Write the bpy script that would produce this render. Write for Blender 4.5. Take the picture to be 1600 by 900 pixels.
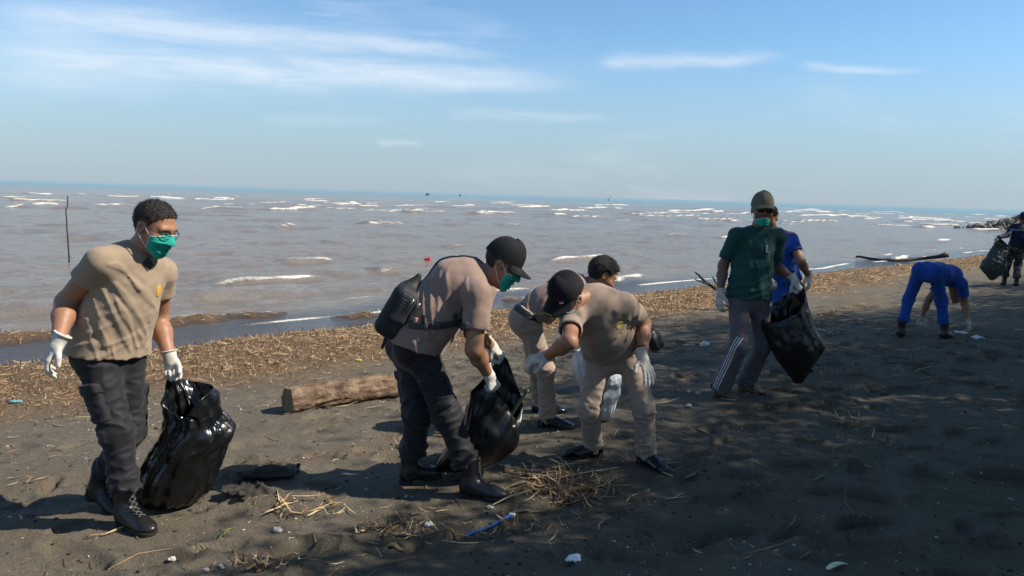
# Beach clean-up on a dark sand shore: eight people with rubbish bags, muddy sea, cirrus sky.
import bpy, math, random
import numpy as np
from mathutils import Matrix, Vector

for o in list(bpy.data.objects):
    bpy.data.objects.remove(o)
scene = bpy.context.scene
COL = scene.collection
R_ = math.radians
f32 = np.float32

# ------------------------------------------------------------------ camera
cam_d = bpy.data.cameras.new("camera")
cam_d.sensor_width = 36.0
cam_d.lens = 27.72
cam_d.clip_start = 0.05
cam_d.clip_end = 90000.0
cam = bpy.data.objects.new("camera", cam_d)
COL.objects.link(cam)
cam.matrix_world = (Matrix.Translation((0, 0, 1.66))
                    @ Matrix.Rotation(math.pi / 2 - R_(6.76), 4, 'X')
                    @ Matrix.Rotation(R_(1.72), 4, 'Z'))
scene.camera = cam

# ------------------------------------------------------------------ sky and sun
SUN_EL = R_(43.0)
SUN_AZ = math.atan2(1.0, -0.10)          # sun stands to the right of the view, a touch behind
sun_dir = Vector((math.sin(SUN_AZ) * math.cos(SUN_EL), math.cos(SUN_AZ) * math.cos(SUN_EL), math.sin(SUN_EL)))

world = bpy.data.worlds.new("World")
scene.world = world
world.use_nodes = True
wn, wl = world.node_tree.nodes, world.node_tree.links
wn.clear()
w_out = wn.new("ShaderNodeOutputWorld")
w_bg = wn.new("ShaderNodeBackground")
sky = wn.new("ShaderNodeTexSky")
sky.sky_type = 'NISHITA'
sky.sun_disc = False
sky.sun_elevation = SUN_EL
sky.sun_rotation = SUN_AZ
sky.altitude = 0
sky.air_density = 1.0
sky.dust_density = 0.35
sky.ozone_density = 2.2
w_bg.inputs['Strength'].default_value = 0.092
# thin cirrus: long fibrous streaks at their own azimuth and height, with a weaker scatter of the same kind over the whole sky
tc = wn.new("ShaderNodeTexCoord")
sep = wn.new("ShaderNodeSeparateXYZ")
wl.new(tc.outputs['Generated'], sep.inputs[0])
def wmath(op, a, b=0.0, c=0.0, clamp=False):
    n = wn.new("ShaderNodeMath"); n.operation = op; n.use_clamp = clamp
    for i, v in enumerate((a, b, c)):
        if isinstance(v, (int, float)): n.inputs[i].default_value = v
        else: wl.new(v, n.inputs[i])
    return n.outputs[0]
def ramp(sock, lo, hi):
    n = wn.new("ShaderNodeMapRange"); n.interpolation_type = 'SMOOTHSTEP'
    wl.new(sock, n.inputs[0])
    n.inputs['From Min'].default_value = lo; n.inputs['From Max'].default_value = hi
    return n.outputs[0]
DEG = 180 / math.pi
az = wmath('MULTIPLY', wmath('ARCTAN2', sep.outputs[0], sep.outputs[1]), DEG)
el = wmath('MULTIPLY', wmath('ARCSINE', sep.outputs[2]), DEG)
comb = wn.new("ShaderNodeCombineXYZ")
wl.new(az, comb.inputs[0]); wl.new(el, comb.inputs[1])
def sky_noise(sx, sy, slant, loc, detail, rough, dist):
    mp = wn.new("ShaderNodeMapping")
    mp.inputs['Scale'].default_value = (sx, sy, 1); mp.inputs['Rotation'].default_value = (0, 0, slant); mp.inputs['Location'].default_value = (loc, loc * .7, 0)
    wl.new(comb.outputs[0], mp.inputs[0])
    nz = wn.new("ShaderNodeTexNoise"); nz.inputs['Scale'].default_value = 1.0
    nz.inputs['Detail'].default_value = detail; nz.inputs['Roughness'].default_value = rough; nz.inputs['Distortion'].default_value = dist
    wl.new(mp.outputs[0], nz.inputs['Vector']); return nz.outputs['Fac']
warp = wmath('MULTIPLY', wmath('SUBTRACT', sky_noise(.16, .5, 0, 3.3, 5, .6, .4), .5), 1.7)
fib = ramp(sky_noise(.11, .95, R_(3), 7.7, 8, .66, .6), .30, .66)
STREAKS = [(-34.47, 9.43, 0.87, 9.56, 0.46, 0.74, 0.19, 0.85),
           (-35.19, 6.94, 5.45, 7.89, 0.49, 1.02, 0.33, 0.90),
           (5.39, 9.22, 18.49, 9.65, 0.06, 0.47, 0.28, 0.80),
           (18.94, 8.99, 27.16, 8.48, 0.02, 0.21, 0.14, 0.60),
           (-5.38, 5.60, 7.13, 5.51, 0.03, 0.33, 0.23, 0.35),
           (-10.06, 3.38, -6.33, 3.34, 0.00, 0.23, 0.19, 0.35),
           (-35.73, 8.21, -11.21, 9.67, 0.20, 1.86, 0.93, 0.38),
           (-15.07, 11.66, -11.88, 11.74, 0.00, 0.19, 0.14, 0.30),
           (-20.03, 7.51, 4.09, 8.16, 0.17, 0.56, 0.42, 0.50),
           (-18.02, 4.56, -8.52, 4.86, 0.02, 0.37, 0.28, 0.20)]
cl = None
for (a0, e0, a1, e1, cb, w0, w1, am) in STREAKS:
    t = wmath('DIVIDE', wmath('SUBTRACT', az, a0), a1 - a0)
    mid = wmath('ADD', wmath('MULTIPLY_ADD', t, e1 - e0, e0), wmath('MULTIPLY', wmath('MULTIPLY', t, wmath('SUBTRACT', 1.0, t)), 4 * cb))
    wd = wmath('MAXIMUM', wmath('MULTIPLY_ADD', t, (w1 - w0) * (1.9 if w0 > .6 else 1.15), w0 * (1.9 if w0 > .6 else 1.15)), .12)
    d = wmath('DIVIDE', wmath('SUBTRACT', wmath('ADD', el, wmath('MULTIPLY', warp, .40 + .45 * max(w0, w1))), mid), wd)
    g = wmath('POWER', 2.718, wmath('MULTIPLY', wmath('MULTIPLY', d, d), -1.0))
    g = wmath('MULTIPLY', g, wmath('MULTIPLY', ramp(t, -.03, .14), ramp(t, 1.03, .75)))
    g = wmath('MULTIPLY', g, am)
    cl = g if cl is None else wmath('MAXIMUM', cl, g)
cl = wmath('MULTIPLY', cl, wmath('MULTIPLY_ADD', fib, .50, .45))
thin = wmath('MULTIPLY', wmath('MULTIPLY', ramp(sky_noise(.045, .16, R_(2), 1.9, 4, .55, .3), .50, .72), fib), .28)
cl = wmath('MAXIMUM', cl, thin)
haze = ramp(sep.outputs[2], 0.20, 0.0)                    # milky air low over the sea
mixh = wn.new("ShaderNodeMix"); mixh.data_type = 'RGBA'
wl.new(wmath('MULTIPLY', haze, 0.82), mixh.inputs['Factor'])
tint = wn.new("ShaderNodeMix"); tint.data_type = 'RGBA'; tint.blend_type = 'MULTIPLY'; tint.inputs['Factor'].default_value = 1.0
wl.new(sky.outputs[0], tint.inputs[6]); tint.inputs[7].default_value = (.72, .91, 1.02, 1)
wl.new(tint.outputs[2], mixh.inputs[6])
mixh.inputs[7].default_value = (2.5, 3.15, 3.85, 1)
mixc = wn.new("ShaderNodeMix"); mixc.data_type = 'RGBA'
wl.new(wmath('MULTIPLY', cl, 0.80), mixc.inputs['Factor'])
wl.new(mixh.outputs[2], mixc.inputs[6])
mixc.inputs[7].default_value = (5.6, 6.1, 6.7, 1)
wl.new(mixc.outputs[2], w_bg.inputs['Color'])
wl.new(w_bg.outputs[0], w_out.inputs[0])

sun_d = bpy.data.lights.new("sun", 'SUN')
sun_d.energy = 4.5
sun_d.angle = R_(0.53)
sun_d.color = (1.0, 0.93, 0.82)
sun_o = bpy.data.objects.new("sun", sun_d)
COL.objects.link(sun_o)
sun_o.rotation_euler = (-sun_dir).to_track_quat('-Z', 'Y').to_euler()

vs = scene.view_settings
vs.view_transform = 'Standard'
vs.look = 'None'
vs.exposure = 0.74
vs.gamma = 1.0
vs.use_curve_mapping = False
scene.cycles.max_bounces = 6
scene.cycles.use_denoising = True

# ------------------------------------------------------------------ small tools
def tag(o, label=None, cat=None, group=None, kind=None):
    if label: o["label"] = label
    if cat: o["category"] = cat
    if group: o["group"] = group
    if kind: o["kind"] = kind
    return o
def V(*a): return np.array(a, float)
def unit(v):
    v = np.asarray(v, float); return v / (np.linalg.norm(v) + 1e-12)
def sstep(x, a, b):
    t = np.clip((x - a) / (b - a), 0, 1); return t * t * (3 - 2 * t)

_pr = np.random.RandomState(7).permutation(256).astype(np.int32)
PERM = np.concatenate([_pr, _pr, _pr])
_g = np.random.RandomState(3).normal(size=(256, 3)); GRAD = (_g / np.linalg.norm(_g, axis=1)[:, None]).astype(f32)
def perlin(p):
    p = np.asarray(p, f32); i = np.floor(p).astype(np.int32); fr = p - i
    i &= 255; w = fr * fr * fr * (fr * (fr * 6 - 15) + 10)
    out = np.zeros(len(p), f32)
    for dx in (0, 1):
        for dy in (0, 1):
            for dz in (0, 1):
                h = PERM[PERM[PERM[(i[:, 0] + dx) & 255] + ((i[:, 1] + dy) & 255)] + ((i[:, 2] + dz) & 255)]
                g = GRAD[h]
                d = g[:, 0] * (fr[:, 0] - dx) + g[:, 1] * (fr[:, 1] - dy) + g[:, 2] * (fr[:, 2] - dz)
                out += d * (w[:, 0] if dx else 1 - w[:, 0]) * (w[:, 1] if dy else 1 - w[:, 1]) * (w[:, 2] if dz else 1 - w[:, 2])
    return out * 1.6
def noise2(x, y, s=1.0, seed=0.0):
    sh = np.shape(x)
    p = np.stack([np.ravel(x) * s, np.ravel(y) * s, np.full(np.size(x), seed * 7.31 + 0.37)], 1)
    return perlin(p).reshape(sh)

def mesh_obj(name, verts, faces, mat=None, parent=None, smooth=True):
    me = bpy.data.meshes.new(name)
    verts = np.asarray(verts, f32)
    if isinstance(faces, np.ndarray):
        nf, k = faces.shape
        me.vertices.add(len(verts)); me.vertices.foreach_set("co", verts.ravel())
        me.loops.add(nf * k); me.loops.foreach_set("vertex_index", faces.astype(np.int32).ravel())
        me.polygons.add(nf); me.polygons.foreach_set("loop_start", np.arange(0, nf * k, k, dtype=np.int32))
        me.update(calc_edges=True)
    else:
        me.from_pydata([tuple(map(float, v)) for v in verts], [], faces)
    if smooth and len(me.polygons):
        me.polygons.foreach_set("use_smooth", np.ones(len(me.polygons), bool))
    if mat: me.materials.append(mat)
    o = bpy.data.objects.new(name, me)
    COL.objects.link(o)
    if parent is not None: o.parent = parent
    me.validate(verbose=False); me.update()
    return o
def attr(o, name, vals):
    a = o.data.attributes.new(name, 'FLOAT', 'POINT'); a.data.foreach_set("value", np.asarray(vals, f32).ravel())
def grid_faces(nr, nc, wrap=False):
    r = np.arange(nr - 1)[:, None]; c = np.arange(nc if wrap else nc - 1)[None, :]; c2 = (c + 1) % nc
    return np.stack([r * nc + c, r * nc + c2, (r + 1) * nc + c2, (r + 1) * nc + c], -1).reshape(-1, 4)
def catmull(pts, n):
    pts = np.asarray(pts, float); k = len(pts)
    t = np.linspace(0, k - 1, n); i = np.minimum(t.astype(int), k - 2); f = (t - i)[:, None]
    P = lambda j: pts[np.clip(j, 0, k - 1)]
    p0, p1, p2, p3 = P(i - 1), P(i), P(i + 1), P(i + 2)
    return 0.5 * (2 * p1 + (p2 - p0) * f + (2 * p0 - 5 * p1 + 4 * p2 - p3) * f ** 2 + (3 * p1 - p0 - 3 * p2 + p3) * f ** 3)
def tube_geo(path, r, n=8, cap=True):
    path = np.asarray(path, float); k = len(path); r = np.broadcast_to(np.asarray(r, float), (k,))
    tg = np.gradient(path, axis=0); tg /= np.linalg.norm(tg, axis=1)[:, None] + 1e-12
    up = V(0, 0, 1) if abs(tg[0][2]) < 0.9 else V(1, 0, 0)
    nrm = unit(np.cross(tg[0], up)); vs_ = []
    for i in range(k):
        nrm = unit(nrm - tg[i] * np.dot(nrm, tg[i])); bn = np.cross(tg[i], nrm)
        a = np.arange(n) * 2 * math.pi / n
        vs_.append(path[i] + r[i] * (np.cos(a)[:, None] * nrm + np.sin(a)[:, None] * bn))
    v = np.concatenate(vs_); f = [list(map(int, q)) for q in grid_faces(k, n, True)]
    if cap: f += [list(range(n))[::-1], list(range((k - 1) * n, k * n))]
    return v, f
def tube(name, path, r, mat, parent=None, n=8):
    v, f = tube_geo(path, r, n); return mesh_obj(name, v, f, mat, parent)
def join_geo(parts):
    vs_, fs, o = [], [], 0
    for v, f in parts:
        vs_.append(np.asarray(v, float)); fs += [[i + o for i in q] for q in f]; o += len(v)
    return np.concatenate(vs_), fs
def empty(name, loc=(0, 0, 0)):
    o = bpy.data.objects.new(name, None); o.location = loc; o.empty_display_size = 0.1; COL.objects.link(o); return o

# ------------------------------------------------------------------ materials
def mat(name, col, rough=0.8, spec=0.3, var=0.15, vscale=30.0, bump=0.0, bscale=200.0, sheen=0.0, metallic=0.0,
        stretch=(1, 1, 1), col2=None, vdetail=4.0, coat=0.0, bdist=0.002, sss=0.0):
    m = bpy.data.materials.new(name); m.use_nodes = True
    nt = m.node_tree; n, l = nt.nodes, nt.links; b = n["Principled BSDF"]
    b.inputs['Roughness'].default_value = rough
    b.inputs['Specular IOR Level'].default_value = spec
    b.inputs['Metallic'].default_value = metallic
    if sheen: b.inputs['Sheen Weight'].default_value = sheen; b.inputs['Sheen Roughness'].default_value = 0.5
    if coat: b.inputs['Coat Weight'].default_value = coat; b.inputs['Coat Roughness'].default_value = 0.15
    if sss:
        b.inputs['Subsurface Weight'].default_value = sss; b.inputs['Subsurface Radius'].default_value = (0.012, 0.005, 0.003); b.inputs['Subsurface Scale'].default_value = 0.5
    t = n.new("ShaderNodeTexCoord"); mp = n.new("ShaderNodeMapping"); mp.inputs['Scale'].default_value = stretch
    l.new(t.outputs['Object'], mp.inputs[0])
    nz = n.new("ShaderNodeTexNoise"); nz.inputs['Scale'].default_value = vscale; nz.inputs['Detail'].default_value = vdetail
    l.new(mp.outputs[0], nz.inputs['Vector'])
    mx = n.new("ShaderNodeMix"); mx.data_type = 'RGBA'
    mr = n.new("ShaderNodeMapRange"); l.new(nz.outputs['Fac'], mr.inputs[0]); mr.inputs[1].default_value = 0.3; mr.inputs[2].default_value = 0.7
    l.new(mr.outputs[0], mx.inputs['Factor'])
    c2 = col2 if col2 else tuple(min(1, c * (1 + var)) for c in col)
    c1 = col if col2 else tuple(c * (1 - var) for c in col)
    mx.inputs[6].default_value = (*c1, 1); mx.inputs[7].default_value = (*c2, 1)
    l.new(mx.outputs[2], b.inputs['Base Color'])
    if bump:
        bn = n.new("ShaderNodeTexNoise"); bn.inputs['Scale'].default_value = bscale; bn.inputs['Detail'].default_value = 3
        l.new(mp.outputs[0], bn.inputs['Vector'])
        bp = n.new("ShaderNodeBump"); bp.inputs['Strength'].default_value = bump; bp.inputs['Distance'].default_value = bdist
        l.new(bn.outputs['Fac'], bp.inputs['Height']); l.new(bp.outputs[0], b.inputs['Normal'])
    return m

# ------------------------------------------------------------------ signed distance shapes (P is n x 3)
def s_min(a, b, k):
    h = np.maximum(k - np.abs(a - b), 0) / k; return np.minimum(a, b) - h * h * k * 0.25
def cone(P, a, b, ra, rb):
    a = np.asarray(a, f32); b = np.asarray(b, f32); ab = b - a
    t = np.clip(((P - a) @ ab) / (ab @ ab), 0, 1).astype(f32)
    return np.linalg.norm(P - a - t[:, None] * ab, axis=1) - (ra + (rb - ra) * t)
def frame(y=None, z=None, x=None):
    """rows x, y, z"""
    if x is None:
        y = unit(y); z = unit(np.asarray(z, float) - y * np.dot(z, y)); x = np.cross(y, z)
    return np.array([x, y, z])
def ellip(P, c, r, Fm=None):
    q = P - np.asarray(c, f32)
    if Fm is not None: q = q @ np.asarray(Fm, f32).T
    r = np.asarray(r, f32); k0 = np.linalg.norm(q / r, axis=1); k1 = np.linalg.norm(q / (r * r), axis=1) + 1e-9
    return k0 * (k0 - 1) / k1
def ecap(P, a, b, ax, wa, da, wb, db):
    a = np.asarray(a, f32); b = np.asarray(b, f32); d = b - a; L = np.linalg.norm(d); d = d / L
    ax = unit(np.asarray(ax) - d * np.dot(ax, d)).astype(f32); ay = np.cross(d, ax).astype(f32)
    q = P - a; s = q @ d; t = np.clip(s / L, 0, 1); e = s - np.clip(s, 0, L)
    w = wa + (wb - wa) * t; dd = da + (db - da) * t; m = np.minimum(w, dd)
    x = q @ ax; y = q @ ay
    k0 = np.sqrt((x / w) ** 2 + (y / dd) ** 2 + (e / m) ** 2)
    k1 = np.sqrt((x / w ** 2) ** 2 + (y / dd ** 2) ** 2 + (e / m ** 2) ** 2) + 1e-9
    return k0 * (k0 - 1) / k1
def rbox(P, c, half, r, Fm=None):
    q = P - np.asarray(c, f32)
    if Fm is not None: q = q @ np.asarray(Fm, f32).T
    q = np.abs(q) - (np.asarray(half, f32) - r)
    return np.linalg.norm(np.maximum(q, 0), axis=1) + np.minimum(q.max(1), 0) - r
def plane(P, p, n):
    """negative on the side opposite to n"""
    return (P - np.asarray(p, f32)) @ unit(n).astype(f32)

def polygonize(f, lo, hi, h):
    lo = np.asarray(lo, float); hi = np.asarray(hi, float); B = 4
    nb = np.ceil((hi - lo) / (h * B)).astype(int) + 1; N = nb * B
    ci = np.stack(np.meshgrid(*[np.arange(k) for k in nb], indexing='ij'), -1).reshape(-1, 3)
    cc = (lo + (ci + 0.5) * B * h).astype(f32); dc = f(cc)
    act = np.abs(dc) < B * h * 0.866 * 1.5 + 1.2 * h
    Vv = np.where(dc > 0, 1.0, -1.0).astype(f32).reshape(nb).repeat(B, 0).repeat(B, 1).repeat(B, 2)
    ai = ci[act]; off = np.stack(np.meshgrid(*[np.arange(B)] * 3, indexing='ij'), -1).reshape(-1, 3)
    li = (ai[:, None, :] * B + off[None]).reshape(-1, 3)
    for s in range(0, len(li), 400000):
        q = li[s:s + 400000]; Vv[q[:, 0], q[:, 1], q[:, 2]] = f((lo + q * h).astype(f32))
    S = Vv < 0
    mixed = np.zeros(N - 1, bool); c0 = S[:-1, :-1, :-1]
    cs = [S[i:N[0] - 1 + i, j:N[1] - 1 + j, k:N[2] - 1 + k] for i in (0, 1) for j in (0, 1) for k in (0, 1)]
    for c in cs[1:]: mixed |= c != c0
    cells = np.argwhere(mixed)
    if len(cells) == 0: return np.zeros((0, 3), f32), np.zeros((0, 4), np.int32)
    idx = np.full(N - 1, -1, np.int32); idx[tuple(cells.T)] = np.arange(len(cells))
    cor = [(i, j, k) for i in (0, 1) for j in (0, 1) for k in (0, 1)]
    val = np.stack([Vv[cells[:, 0] + i, cells[:, 1] + j, cells[:, 2] + k] for i, j, k in cor], 1)
    acc = np.zeros((len(cells), 3), f32); cnt = np.zeros(len(cells), f32)
    for a in range(8):
        for b in range(a + 1, 8):
            pa, pb = np.array(cor[a]), np.array(cor[b])
            if np.abs(pa - pb).sum() != 1: continue
            va, vb = val[:, a], val[:, b]; m = (va < 0) != (vb < 0)
            t = np.where(m, va / np.where(m, va - vb, 1), 0)
            acc += np.where(m[:, None], pa + t[:, None] * (pb - pa), 0); cnt += m
    verts = lo + (cells + acc / cnt[:, None]) * h
    quads = []
    for ax in range(3):
        sl0 = [slice(None)] * 3; sl1 = [slice(None)] * 3; sl0[ax] = slice(0, -1); sl1[ax] = slice(1, None)
        ch = S[tuple(sl0)] != S[tuple(sl1)]; e = np.argwhere(ch)
        u, v = [(1, 2), (2, 0), (0, 1)][ax]
        ok = (e[:, u] > 0) & (e[:, v] > 0) & (e[:, u] < N[u] - 1) & (e[:, v] < N[v] - 1); e = e[ok]
        def cell(du, dv):
            q = e.copy(); q[:, u] += du; q[:, v] += dv; return idx[tuple(q.T)]
        q = np.stack([cell(-1, -1), cell(0, -1), cell(0, 0), cell(-1, 0)], 1)
        ins = S[tuple(e.T)]; q[~ins] = q[~ins][:, ::-1]; quads.append(q)
    quads = np.concatenate(quads); quads = quads[(quads >= 0).all(1)]
    return verts.astype(f32), quads
def sdf_obj(name, f, pts, pad, h, material, parent=None, relax=1):
    pts = np.asarray(pts, float); lo = pts.min(0) - pad; hi = pts.max(0) + pad
    v, q = polygonize(f, lo, hi, h)
    for _ in range(relax):      # one light neighbour average removes the lattice stepping
        acc = np.zeros_like(v); n = np.zeros(len(v), f32)
        for a, b in ((0, 1), (1, 2), (2, 3), (3, 0)):
            n += np.bincount(q[:, a], minlength=len(v))
            for c in range(3): acc[:, c] += np.bincount(q[:, a], weights=v[q[:, b], c], minlength=len(v))
        v = v * 0.5 + 0.5 * acc / np.maximum(n, 1)[:, None]
    return mesh_obj(name, v, q, material, parent)
def project_out(f, p, n, off=0.0, start=0.12, steps=24):
    """march points p from outside along -n onto the surface f = off"""
    q = (np.asarray(p, float) + np.asarray(n, float) * start).astype(f32); n = np.asarray(n, f32)
    for _ in range(steps):
        q = q - n * np.clip(f(q) - off, -0.02, 0.05)[:, None] * 0.9
    p = np.asarray(p, f32); t = np.clip(((q - p) * n).sum(1), 0.0, None); return p + n * t[:, None]

# ------------------------------------------------------------------ the shore: u = metres inland from the waterline, a = metres along it
SEA = -0.34
Q2 = math.sqrt(0.5)
def ua(x, y): return (x - y) * Q2 + 9.72, (x + y) * Q2
def xy(u, a): return (a + (u - 9.72)) * Q2, (a - (u - 9.72)) * Q2
def base_z(u):
    return np.where(u < 5.7, np.where(u < -6, (-6 - 5.7) * 0.06 + (u + 6) * 0.02, (u - 5.7) * 0.06), (u - 5.7) * 0.02)
rng = np.random.RandomState(11)
# trodden hollows: (x, y, heading, length, width, depth)
prints = []
for _ in range(430):
    a_ = rng.uniform(0.2, 12); u_ = rng.uniform(3.4, 9.3)
    x_, y_ = xy(u_, a_)
    prints.append((x_, y_, rng.choice([0.75, 0.8, 0.1, 2.4, 3.9, 3.3]) + rng.normal() * 0.35, rng.uniform(.22, .34), rng.uniform(.09, .15), rng.uniform(.010, .036)))
for px_, py_, l_, w_, d_ in [(1.962, 4.238, .36, .20, .05), (1.815, 4.778, .5, .14, .035), (1.311, 4.208, .55, .14, .03), (1.654, 3.598, .45, .18, .03),
                             (2.967, 4.599, .4, .2, .04), (-2.253, 5.819, .3, .14, .03), (-1.468, 4.401, .5, .2, -.05), (-1.231, 4.048, .6, .22, -.05),
                             (-1.895, 3.328, .5, .18, .04), (-1.531, 3.278, .4, .16, .03), (2.064, 6.119, .5, .16, .03), (4.183, 7.177, .6, .2, .03), (0.823, 3.713, .45, .2, .03),
                             (-0.844, 4.976, .3, .12, .03), (-1.319, 5.775, .25, .1, .025)]:
    prints.append((px_, py_, rng.normal() * 0.3, l_, w_, d_))
def relief(x, y):
    u, a = ua(x, y)
    dry = sstep(u, 0.2, 2.0)
    z = base_z(u)
    z = z + 0.028 * noise2(x, y, 0.9, 1) * dry + 0.018 * noise2(a, u * 2.2, 1.6, 2) * dry + 0.009 * noise2(x, y, 4.5, 3) * dry
    z = z + 0.009 * np.abs(noise2(a, u * 1.6, 8.0, 4)) * dry + 0.005 * noise2(x, y, 15.0, 5) * dry + 0.0035 * noise2(x, y, 23.0, 14) * dry
    # ragged waterline, washed-up bars with a pool behind them
    z = z + 0.035 * noise2(a, u, 0.55, 6) * sstep(u, 2.2, 0.3) * sstep(u, -3.5, -1.0)
    crest = -1.72 + 0.28 * noise2(a, 0 * a, 0.5, 8)
    bar = np.exp(-((u - crest) / 0.42) ** 2) * (0.18 + 0.06 * noise2(a, u, 2.5, 9) + .04 * noise2(a, u, 7.0, 16)) * sstep(a, 7.1, 5.6)
    z = z + bar
    crest2 = -0.72 + 0.15 * noise2(a, 0 * a, 0.8, 12)
    z = z + np.exp(-((u - crest2) / 0.30) ** 2) * (0.05 + 0.10 * noise2(a, u, 1.6, 13) + .03 * noise2(a, u, 6.0, 15)) * sstep(a, 5.3, 6.4) * sstep(a, 13, 10)
    # wrack humps
    wr = sstep(u, -0.15, 0.5) * sstep(u, 3.4, 2.2)
    z = z + wr * (0.02 + 0.035 * np.abs(noise2(a, u, 2.4, 10)) + 0.02 * np.abs(noise2(a, u, 7.0, 11)))
    return z
def stamp(x, y, z):
    for (cx, cy, th, L, W, D) in prints:
        m = (np.abs(x - cx) < L) & (np.abs(y - cy) < L)
        if not m.any(): continue
        dx = x[m] - cx; dy = y[m] - cy; c, s = math.cos(th), math.sin(th)
        p = (dx * c + dy * s) / (L / 2); q = (-dx * s + dy * c) / (W / 2)
        r = np.sqrt(p * p + q * q)
        z[m] += -D * (1 - sstep(r, 0.70, 1.02)) + 0.45 * abs(D) * np.exp(-((r - 1.18) / 0.18) ** 2)
    return z
FEET = [(-1.824, 3.648), (-2.075, 3.888), (-0.184, 4.121), (-0.540, 4.326), (0.541, 4.848), (0.856, 4.695), (0.284, 5.506), (0.247, 5.912), (1.779, 6.493), (2.043, 6.681), (2.815, 7.805), (2.909, 7.779), (5.457, 9.808), (4.961, 9.912), (11.173, 17.417), (11.050, 17.653), (-1.738, 3.992)]      # trodden firm where people stand
def tread(x, y, z):
    for cx, cy in FEET:
        m = (np.abs(x - cx) < .7) & (np.abs(y - cy) < .7)
        if m.any():
            w = np.exp(-(((x[m] - cx) ** 2 + (y[m] - cy) ** 2) / .24 ** 2)); z[m] = z[m] * (1 - w) + (base_z(ua(x[m], y[m])[0]) + .004) * w
    return z
def graded(lo, hi, step, far_lo, far_hi, g=1.12):
    c = list(np.arange(lo, hi + 1e-6, step)); s = step; v = hi
    while v < far_hi: s *= g; v += s; c.append(v)
    s = step; v = lo; b = []
    while v > far_lo: s *= g; v -= s; b.append(v)
    return np.array(b[::-1] + c)
ga = graded(0.2, 9.2, 0.021, -400, 6000, 1.055); gu = graded(2.6, 9.3, 0.021, -60, 900, 1.05)
GA, GU = np.meshgrid(ga, gu, indexing='ij')
GX, GY = xy(GU, GA)
GZ = tread(GX, GY, stamp(GX, GY, relief(GX, GY)))
def ground_z(x, y):
    """height of the built sheet (bilinear in its own grid)"""
    x = np.atleast_1d(np.asarray(x, float)); y = np.atleast_1d(np.asarray(y, float)); u, a = ua(x, y)
    i = np.clip(np.searchsorted(ga, a) - 1, 0, len(ga) - 2); j = np.clip(np.searchsorted(gu, u) - 1, 0, len(gu) - 2)
    s = (a - ga[i]) / (ga[i + 1] - ga[i]); t = (u - gu[j]) / (gu[j + 1] - gu[j])
    return (GZ[i, j] * (1 - s) * (1 - t) + GZ[i + 1, j] * s * (1 - t) + GZ[i, j + 1] * (1 - s) * t + GZ[i + 1, j + 1] * s * t)
def gz1(x, y): return float(ground_z(x, y)[0])

def wrack_amount(u, a):
    e = 0.35 * noise2(a, u, 0.7, 20); n = noise2(a, u * 1.8, 1.9, 21); n2 = noise2(a, u * 2, 6.0, 22)
    w = sstep(u + e, -0.25, 0.25) * sstep(u + e, 3.35, 2.2)
    w = np.clip(w * (0.85 + 0.5 * n + 0.5 * n2), 0, 1)
    streak = sstep(noise2(a * 0.35, u * 1.6, 1.6, 23), 0.12, 0.5) * sstep(u, 2.4, 3.0) * sstep(u, 6.5, 4.5) * 0.55
    bars = np.maximum(sstep(u, -2.4, -1.9) * sstep(u, -0.9, -1.3) * sstep(a, 7.2, 5.6), sstep(u, -1.4, -1.0) * sstep(a, 4.8, 6.0) * sstep(u, .2, -.2))
    return np.clip(np.maximum(np.maximum(w, streak * (0.6 + 0.6 * n2)), bars), 0, 1)
sand_obj = mesh_obj("beach_sand", np.stack([GX, GY, GZ], -1).reshape(-1, 3), grid_faces(len(ga), len(gu))[:, ::-1].copy())
tag(sand_obj, kind="structure")
attr(sand_obj, "wrack", wrack_amount(GU, GA))
attr(sand_obj, "wet", sstep(GZ - 0.012 * noise2(GA, GU, 2.0, 30), SEA + 0.075, SEA + 0.0))
attr(sand_obj, "damp", np.clip(sstep(noise2(GA * 0.45, GU * 1.3, 1.3, 31) + 0.7 * noise2(GA * .6, GU * 1.2, 3.3, 32), -0.05, 0.55) * (0.25 + 0.40 * sstep(GU, 4.6, 6.4)) + .45 * sstep(GU, 5.9, 6.9) * sstep(GA, 2.2, 4.0) + .85 * np.exp(-((GU - 6.75) / .55) ** 2) * sstep(noise2(GA * .8, GU * 1.5, 2.2, 33) + .4 * noise2(GA, GU, 7.0, 34), -.12, .3) * sstep(GA, 4.5, 2.6), 0, 1))  # damp and weed patches, plus tree shade painted darker into the sand inland

m = bpy.data.materials.new("dark_sand"); m.use_nodes = True
n, l = m.node_tree.nodes, m.node_tree.links; b = n["Principled BSDF"]
def A_(name):
    x = n.new("ShaderNodeAttribute"); x.attribute_name = name; return x.outputs['Fac']
def N_(scale, detail=4, rough=0.6, stretch=None):
    x = n.new("ShaderNodeTexNoise"); x.inputs['Scale'].default_value = scale; x.inputs['Detail'].default_value = detail; x.inputs['Roughness'].default_value = rough
    t = n.new("ShaderNodeTexCoord")
    if stretch:
        mp = n.new("ShaderNodeMapping"); mp.inputs['Rotation'].default_value = (0, 0, R_(-45)); mp.inputs['Scale'].default_value = stretch
        l.new(t.outputs['Object'], mp.inputs[0]); l.new(mp.outputs[0], x.inputs['Vector'])
    else: l.new(t.outputs['Object'], x.inputs['Vector'])
    return x.outputs['Fac']
def MR_(s, lo, hi, o0=0.0, o1=1.0):
    x = n.new("ShaderNodeMapRange"); l.new(s, x.inputs[0])
    for i, v in enumerate((lo, hi, o0, o1)): x.inputs[i + 1].default_value = v
    return x.outputs[0]
def MX_(f, c1, c2):
    x = n.new("ShaderNodeMix"); x.data_type = 'RGBA'; l.new(f, x.inputs['Factor'])
    for i, c in ((6, c1), (7, c2)):
        if isinstance(c, tuple): x.inputs[i].default_value = (*c, 1)
        else: l.new(c, x.inputs[i])
    return x.outputs[2]
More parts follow.
